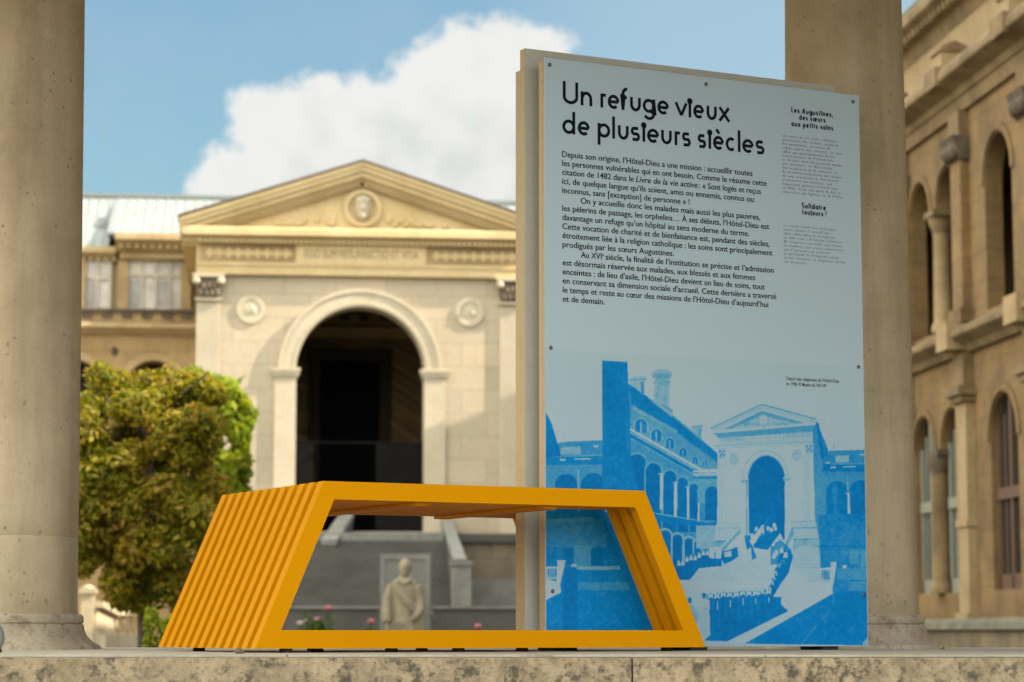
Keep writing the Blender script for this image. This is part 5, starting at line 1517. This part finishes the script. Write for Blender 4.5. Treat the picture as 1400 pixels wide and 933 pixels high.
def tree(name, x, y_top, y_bot, xl, xr, Y, label, mat, n, leaf, seed, trunk_px, square=1.0):
    rnd = random.Random(seed)
    base = AT(x, 865, Y); top = AT(x, y_top, Y).z; bot = AT(x, y_bot, Y).z
    hx0, hx1 = AT(xl, 700, Y).x - base.x, AT(xr, 700, Y).x - base.x
    t = empty(name, (base.x, Y, Z_COURT), 0, label, 'tree')
    H, h0 = top - Z_COURT, bot - Z_COURT
    mb = MB(); r = trunk_px / F_PX * Y / 2
    mb.tube([(0, 0, -.05), (.01, 0, .3), (-.02, .02, h0), (.03, 0, h0 + (H - h0) * .5), (.0, .03, H * .9)], [r * 1.35, r * 1.05, r * .95, r * .6, r * .2], 12)
    for k in range(14):
        z = h0 + (H - h0) * (.05 + .055 * k); an = k * 2.4
        e = Vector((math.cos(an) * .8 * (hx1 - hx0) / 2, math.sin(an) * .8 * (hx1 - hx0) / 2, z + (H - h0) * .22))
        mb.tube([(0, 0, z), e * .5 + Vector((0, 0, z * .5)), e], [r * .4, r * .26, r * .1], 6)
    mb.build('trunk', M['bark'], t, smooth=60)
    cl = []
    cx = (hx0 + hx1) / 2; hw = (hx1 - hx0) / 2; hd = hw * 1.0
    tries = 0
    while len(cl) < 150 and tries < 4000:
        tries += 1
        p = Vector((rnd.uniform(-1, 1), rnd.uniform(-1, 1), rnd.uniform(-1, 1)))
        q = (abs(p.x) ** 5 + abs(p.y) ** 5 + (abs(p.z) ** 5 if p.z > 0 else abs(p.z) ** 2.0) * 1.0)
        if q > 1 or q < .22: continue
        sc = 1.0 if p.z > -.35 else 1 - .35 * (-p.z - .35)
        r_ = rnd.uniform(.14, .24) * hw
        cl.append((Vector((cx + p.x * sc * (hw - r_ * .4), p.y * sc * (hd - r_ * .4), (h0 + H) / 2 + p.z * ((H - h0) / 2 - r_ * .4))), r_ * 1.25))
    noise_c = {}
    def tint(p):
        return min(1, max(0, .42 + .22 * math.sin(p.x * 7 + p.z * 3.1) * math.sin(p.z * 5.3 - p.y * 4) + rnd.gauss(0, .24)))
    crown('crown', t, clump_points(rnd, cl, n), leaf, mat, rnd, tint)
    return t
tree('chestnut_tree', 198, 505, 828, 88, 304, 19.0, 'square-clipped tree with browning leaves, left of the yellow bench', M['leaf_a'], 44000, .036, 5, 17)
tree('green_tree', 282, 510, 745, 215, 344, 27.0, 'bright green leafy tree behind the browning clipped tree', M['leaf_b'], 20000, .062, 9, 12)
def shrub(x, y, Y, w_, h_, n, leaf, label, mat, seed):
    rnd = random.Random(seed); b = AT(x, y, Y)
    s = empty('shrub', (b.x, Y, Z_COURT), 0, label, 'shrub')
    H = b.z - Z_COURT
    mb = MB()
    for k in range(7):
        an = k * .9; mb.tube([(0, 0, -.03), (math.cos(an) * w_ * .3, math.sin(an) * w_ * .3, H * .5), (math.cos(an) * w_ * .5, math.sin(an) * w_ * .5, H * .85)], [.014, .009, .004], 5)
    mb.build('stem', M['bark'], s)
    cl = [(Vector((rnd.uniform(-1, 1) * w_ * .7, rnd.uniform(-1, 1) * w_ * .6, H - h_ + rnd.random() * h_ * .9)), w_ * rnd.uniform(.18, .35)) for _ in range(26)]
    cl += [(Vector((rnd.uniform(-1, 1) * w_ * .4, rnd.uniform(-1, 1) * w_ * .4, rnd.random() * H * .8)), w_ * .3) for _ in range(10)]
    crown('foliage', s, clump_points(rnd, cl, n), leaf, mat, rnd)
shrub(222, 828, 17.5, .20, .5, 2600, .030, 'small green shrub at the foot of the browning tree', M['leaf_b'], 3)
shrub(440, 842, 30.0, .30, .4, 1200, .045, 'low green plant with pink flowers behind the bench opening, left', M['leaf_c'], 12)

def flower(x, y, Y, petal, label, seed, tall=.5):
    rnd = random.Random(seed); b = AT(x, y, Y)
    fl = empty('flower', (b.x, Y, Z_COURT), rnd.uniform(0, 6), label, 'flower', 'flowers in front of the garden wall')
    H = b.z - Z_COURT
    mb = MB(); mb.tube([(0.05, 0, -.02), (.02, .02, H * .5), (0, 0, H)], [.012, .010, .006], 6); mb.build('stem', M['leaf_c'], fl)
    pts = [(Vector((rnd.gauss(0, .05), rnd.gauss(0, .05), H * rnd.uniform(.35, .93))), Vector((rnd.gauss(0, 1), rnd.gauss(0, 1), .4)).normalized()) for _ in range(60)]
    crown('leaves', fl, pts, .05, M['leaf_c'], rnd)
    mb = MB()
    for k in range(7):
        a = k * .9; mb.ball((math.cos(a) * .03, math.sin(a) * .03, H + .01 * (k % 2)), .026, .026, .022, 8, 6)
    mb.ball((0, 0, H + .02), .03, .03, .02, 8, 6)
    mb.build('petals', M[petal], fl, smooth=60)
flower(434, 848, 34, 'pinkpetal', 'pink flower low at the left of the bench opening', 1)
flower(449, 832, 34, 'pinkpetal', 'tallest salmon flower spike in the bench opening', 2)
flower(411, 853, 34, 'palepetal', 'leftmost pale flower in the bench opening', 3)
flower(419.5, 850, 34, 'palepetal', 'pale flower between the leftmost one and the pink one', 4)
flower(507.5, 850, 34, 'pinkpetal', 'pink flower just left of the beige statue', 5)
flower(588, 839, 44, 'palepetal', 'small pale flower right of the statue, before the garden wall', 6)
flower(654, 857, 34, 'pinkpetal', 'pink flower low at the right, near the sign boards', 7)

# ------------------------------------------------------------------ gate post and balustrade, far left
q = AT(120.5, 800, 40)
M['gate_stone'] = stone('gate_stone', (0.44, 0.36, 0.235), (0.30, 0.235, 0.14), 2, 0.8, fine=14)
gp = empty('gate_post', (q.x, 40, Z_COURT), YAW, 'pale stone gate post with moulded cap beside the left column', 'post')
m_ = 40 / F_PX
hp_ = q.z - Z_COURT
mb = MB(); mb.box(-9 * m_, 9 * m_, -9 * m_, 9 * m_, -.05, hp_ - .14); mb.bevel(.01, 2); mb.build('shaft', M['gate_stone'], gp)
mb = MB(); mb.box(-12 * m_, 12 * m_, -12 * m_, 12 * m_, hp_ - .138, hp_ - .07)
mb.prism_xy([(-11 * m_, -11 * m_), (11 * m_, -11 * m_), (11 * m_, 11 * m_), (-11 * m_, 11 * m_)], hp_ - .068, hp_ - .05)
mb.lathe([(.11, hp_ - .049), (.08, hp_ - .02), (.02, hp_)], seg=4); mb.build('cap', M['gate_stone'], gp)
p0, p1, p2 = AT(131, 822, 40), AT(153, 834, 46), AT(205, 834, 46.8)
bal = empty('stone_balustrade', (p1.x, p1.y, Z_COURT), 0, 'pale stone balustrade running from the gate post behind the tree', 'balustrade')
org = Vector((p1.x, p1.y, Z_COURT))
def bar(mb, a, b, wd, h0_, h1_):
    t = (b - a); t.z = 0; t.normalize(); n = Vector((-t.y, t.x, 0)) * wd / 2
    lo = [Vector((q_.x, q_.y, q_.z + h0_)) for q_ in (a - n, b - n, b + n, a + n)]; hi = [Vector((q_.x, q_.y, q_.z + h1_)) for q_ in (a - n, b - n, b + n, a + n)]
    l = [mb.v(q_) for q_ in lo]; h = [mb.v(q_) for q_ in hi]
    mb.bm.faces.new(l[::-1]); mb.bm.faces.new(h)
    for i in range(4): mb.bm.faces.new([l[i], l[(i + 1) % 4], h[(i + 1) % 4], h[i]])
for a, b in ((p0, p1), (p1, p2)):
    mb = MB(org); bar(mb, a, b, .26, -.10, 0.0); mb.build('rail', M['gate_stone'], bal)
    mb = MB(org); zb = AT(170, 872, 46).z
    a2, b2 = Vector((a.x, a.y, zb)), Vector((b.x, b.y, zb)); bar(mb, a2, b2, .34, -.9, .05); mb.build('base', M['gate_stone'], bal)
    L = (b - a).length; n_ = int(L / .19)
    for k in range(n_):
        t = (k + .5) / n_; p = a.lerp(b, t); h = p.z - .10 - (zb + .05)
        mb = MB(org); z0 = zb + .05
        mb.lathe([(.05, z0 + .001), (.05, z0 + h * .1), (.03, z0 + h * .15), (.062, z0 + h * .38), (.03, z0 + h * .75), (.045, z0 + h * .88), (.045, z0 + h - .001)], cx=p.x, cy=p.y, seg=10)
        mb.build('baluster', M['gate_stone'], bal, smooth=50)
# ------------------------------------------------------------------ small things on the ledge
b = AT(-7, 872, 6.7)
gb = empty('grey_ball', (b.x, 6.7, Z_TOP), 0, 'rounded grey metal housing at the left edge, before the column', 'lamp')
mb = MB(); rb = .026  # unidentified rounded grey thing, not known to be a lamp
mb.ball((0, 0, b.z - Z_TOP), rb, rb, rb * 1.55, 28, 18); mb.build('orb', M['greyball'], gb, smooth=60)
mb = MB(); mb.lathe([(.020, 0), (.020, .008), (.008, .012), (.008, b.z - Z_TOP - rb * 1.2)], seg=20); mb.build('foot', M['iron'], gb, smooth=40)
q = AT(1287, 889, 7.55)
mb = MB()
for k in range(7):
    a0, a1 = k / 7 * math.pi * 2, (k + 1) / 7 * math.pi * 2
    mb.face([(0, 0, .006), (.020 * math.cos(a0), .011 * math.sin(a0), .002 + .006 * (k % 2)), (.020 * math.cos(a1), .011 * math.sin(a1), .002 + .006 * ((k + 1) % 2))])
lf = mb.build('dry_leaf', M['dryleaf']); lf.location = (q.x, 7.5, Z_TOP + .001); tag(lf, 'small curled yellow leaf on the ledge right of the column', 'leaf')
q = AT(326, 893, 6.3)
mb = MB(); mb.ball((0, 0, .006), .011, .009, .008, 10, 7); mb.ball((.009, 0, .004), .007, .007, .005, 8, 6)
pb = mb.build('pebble', M['pebble'], smooth=60); pb.location = (q.x, 6.3, Z_TOP); tag(pb, 'brown pebble on the ledge below the left bench frames', 'pebble')
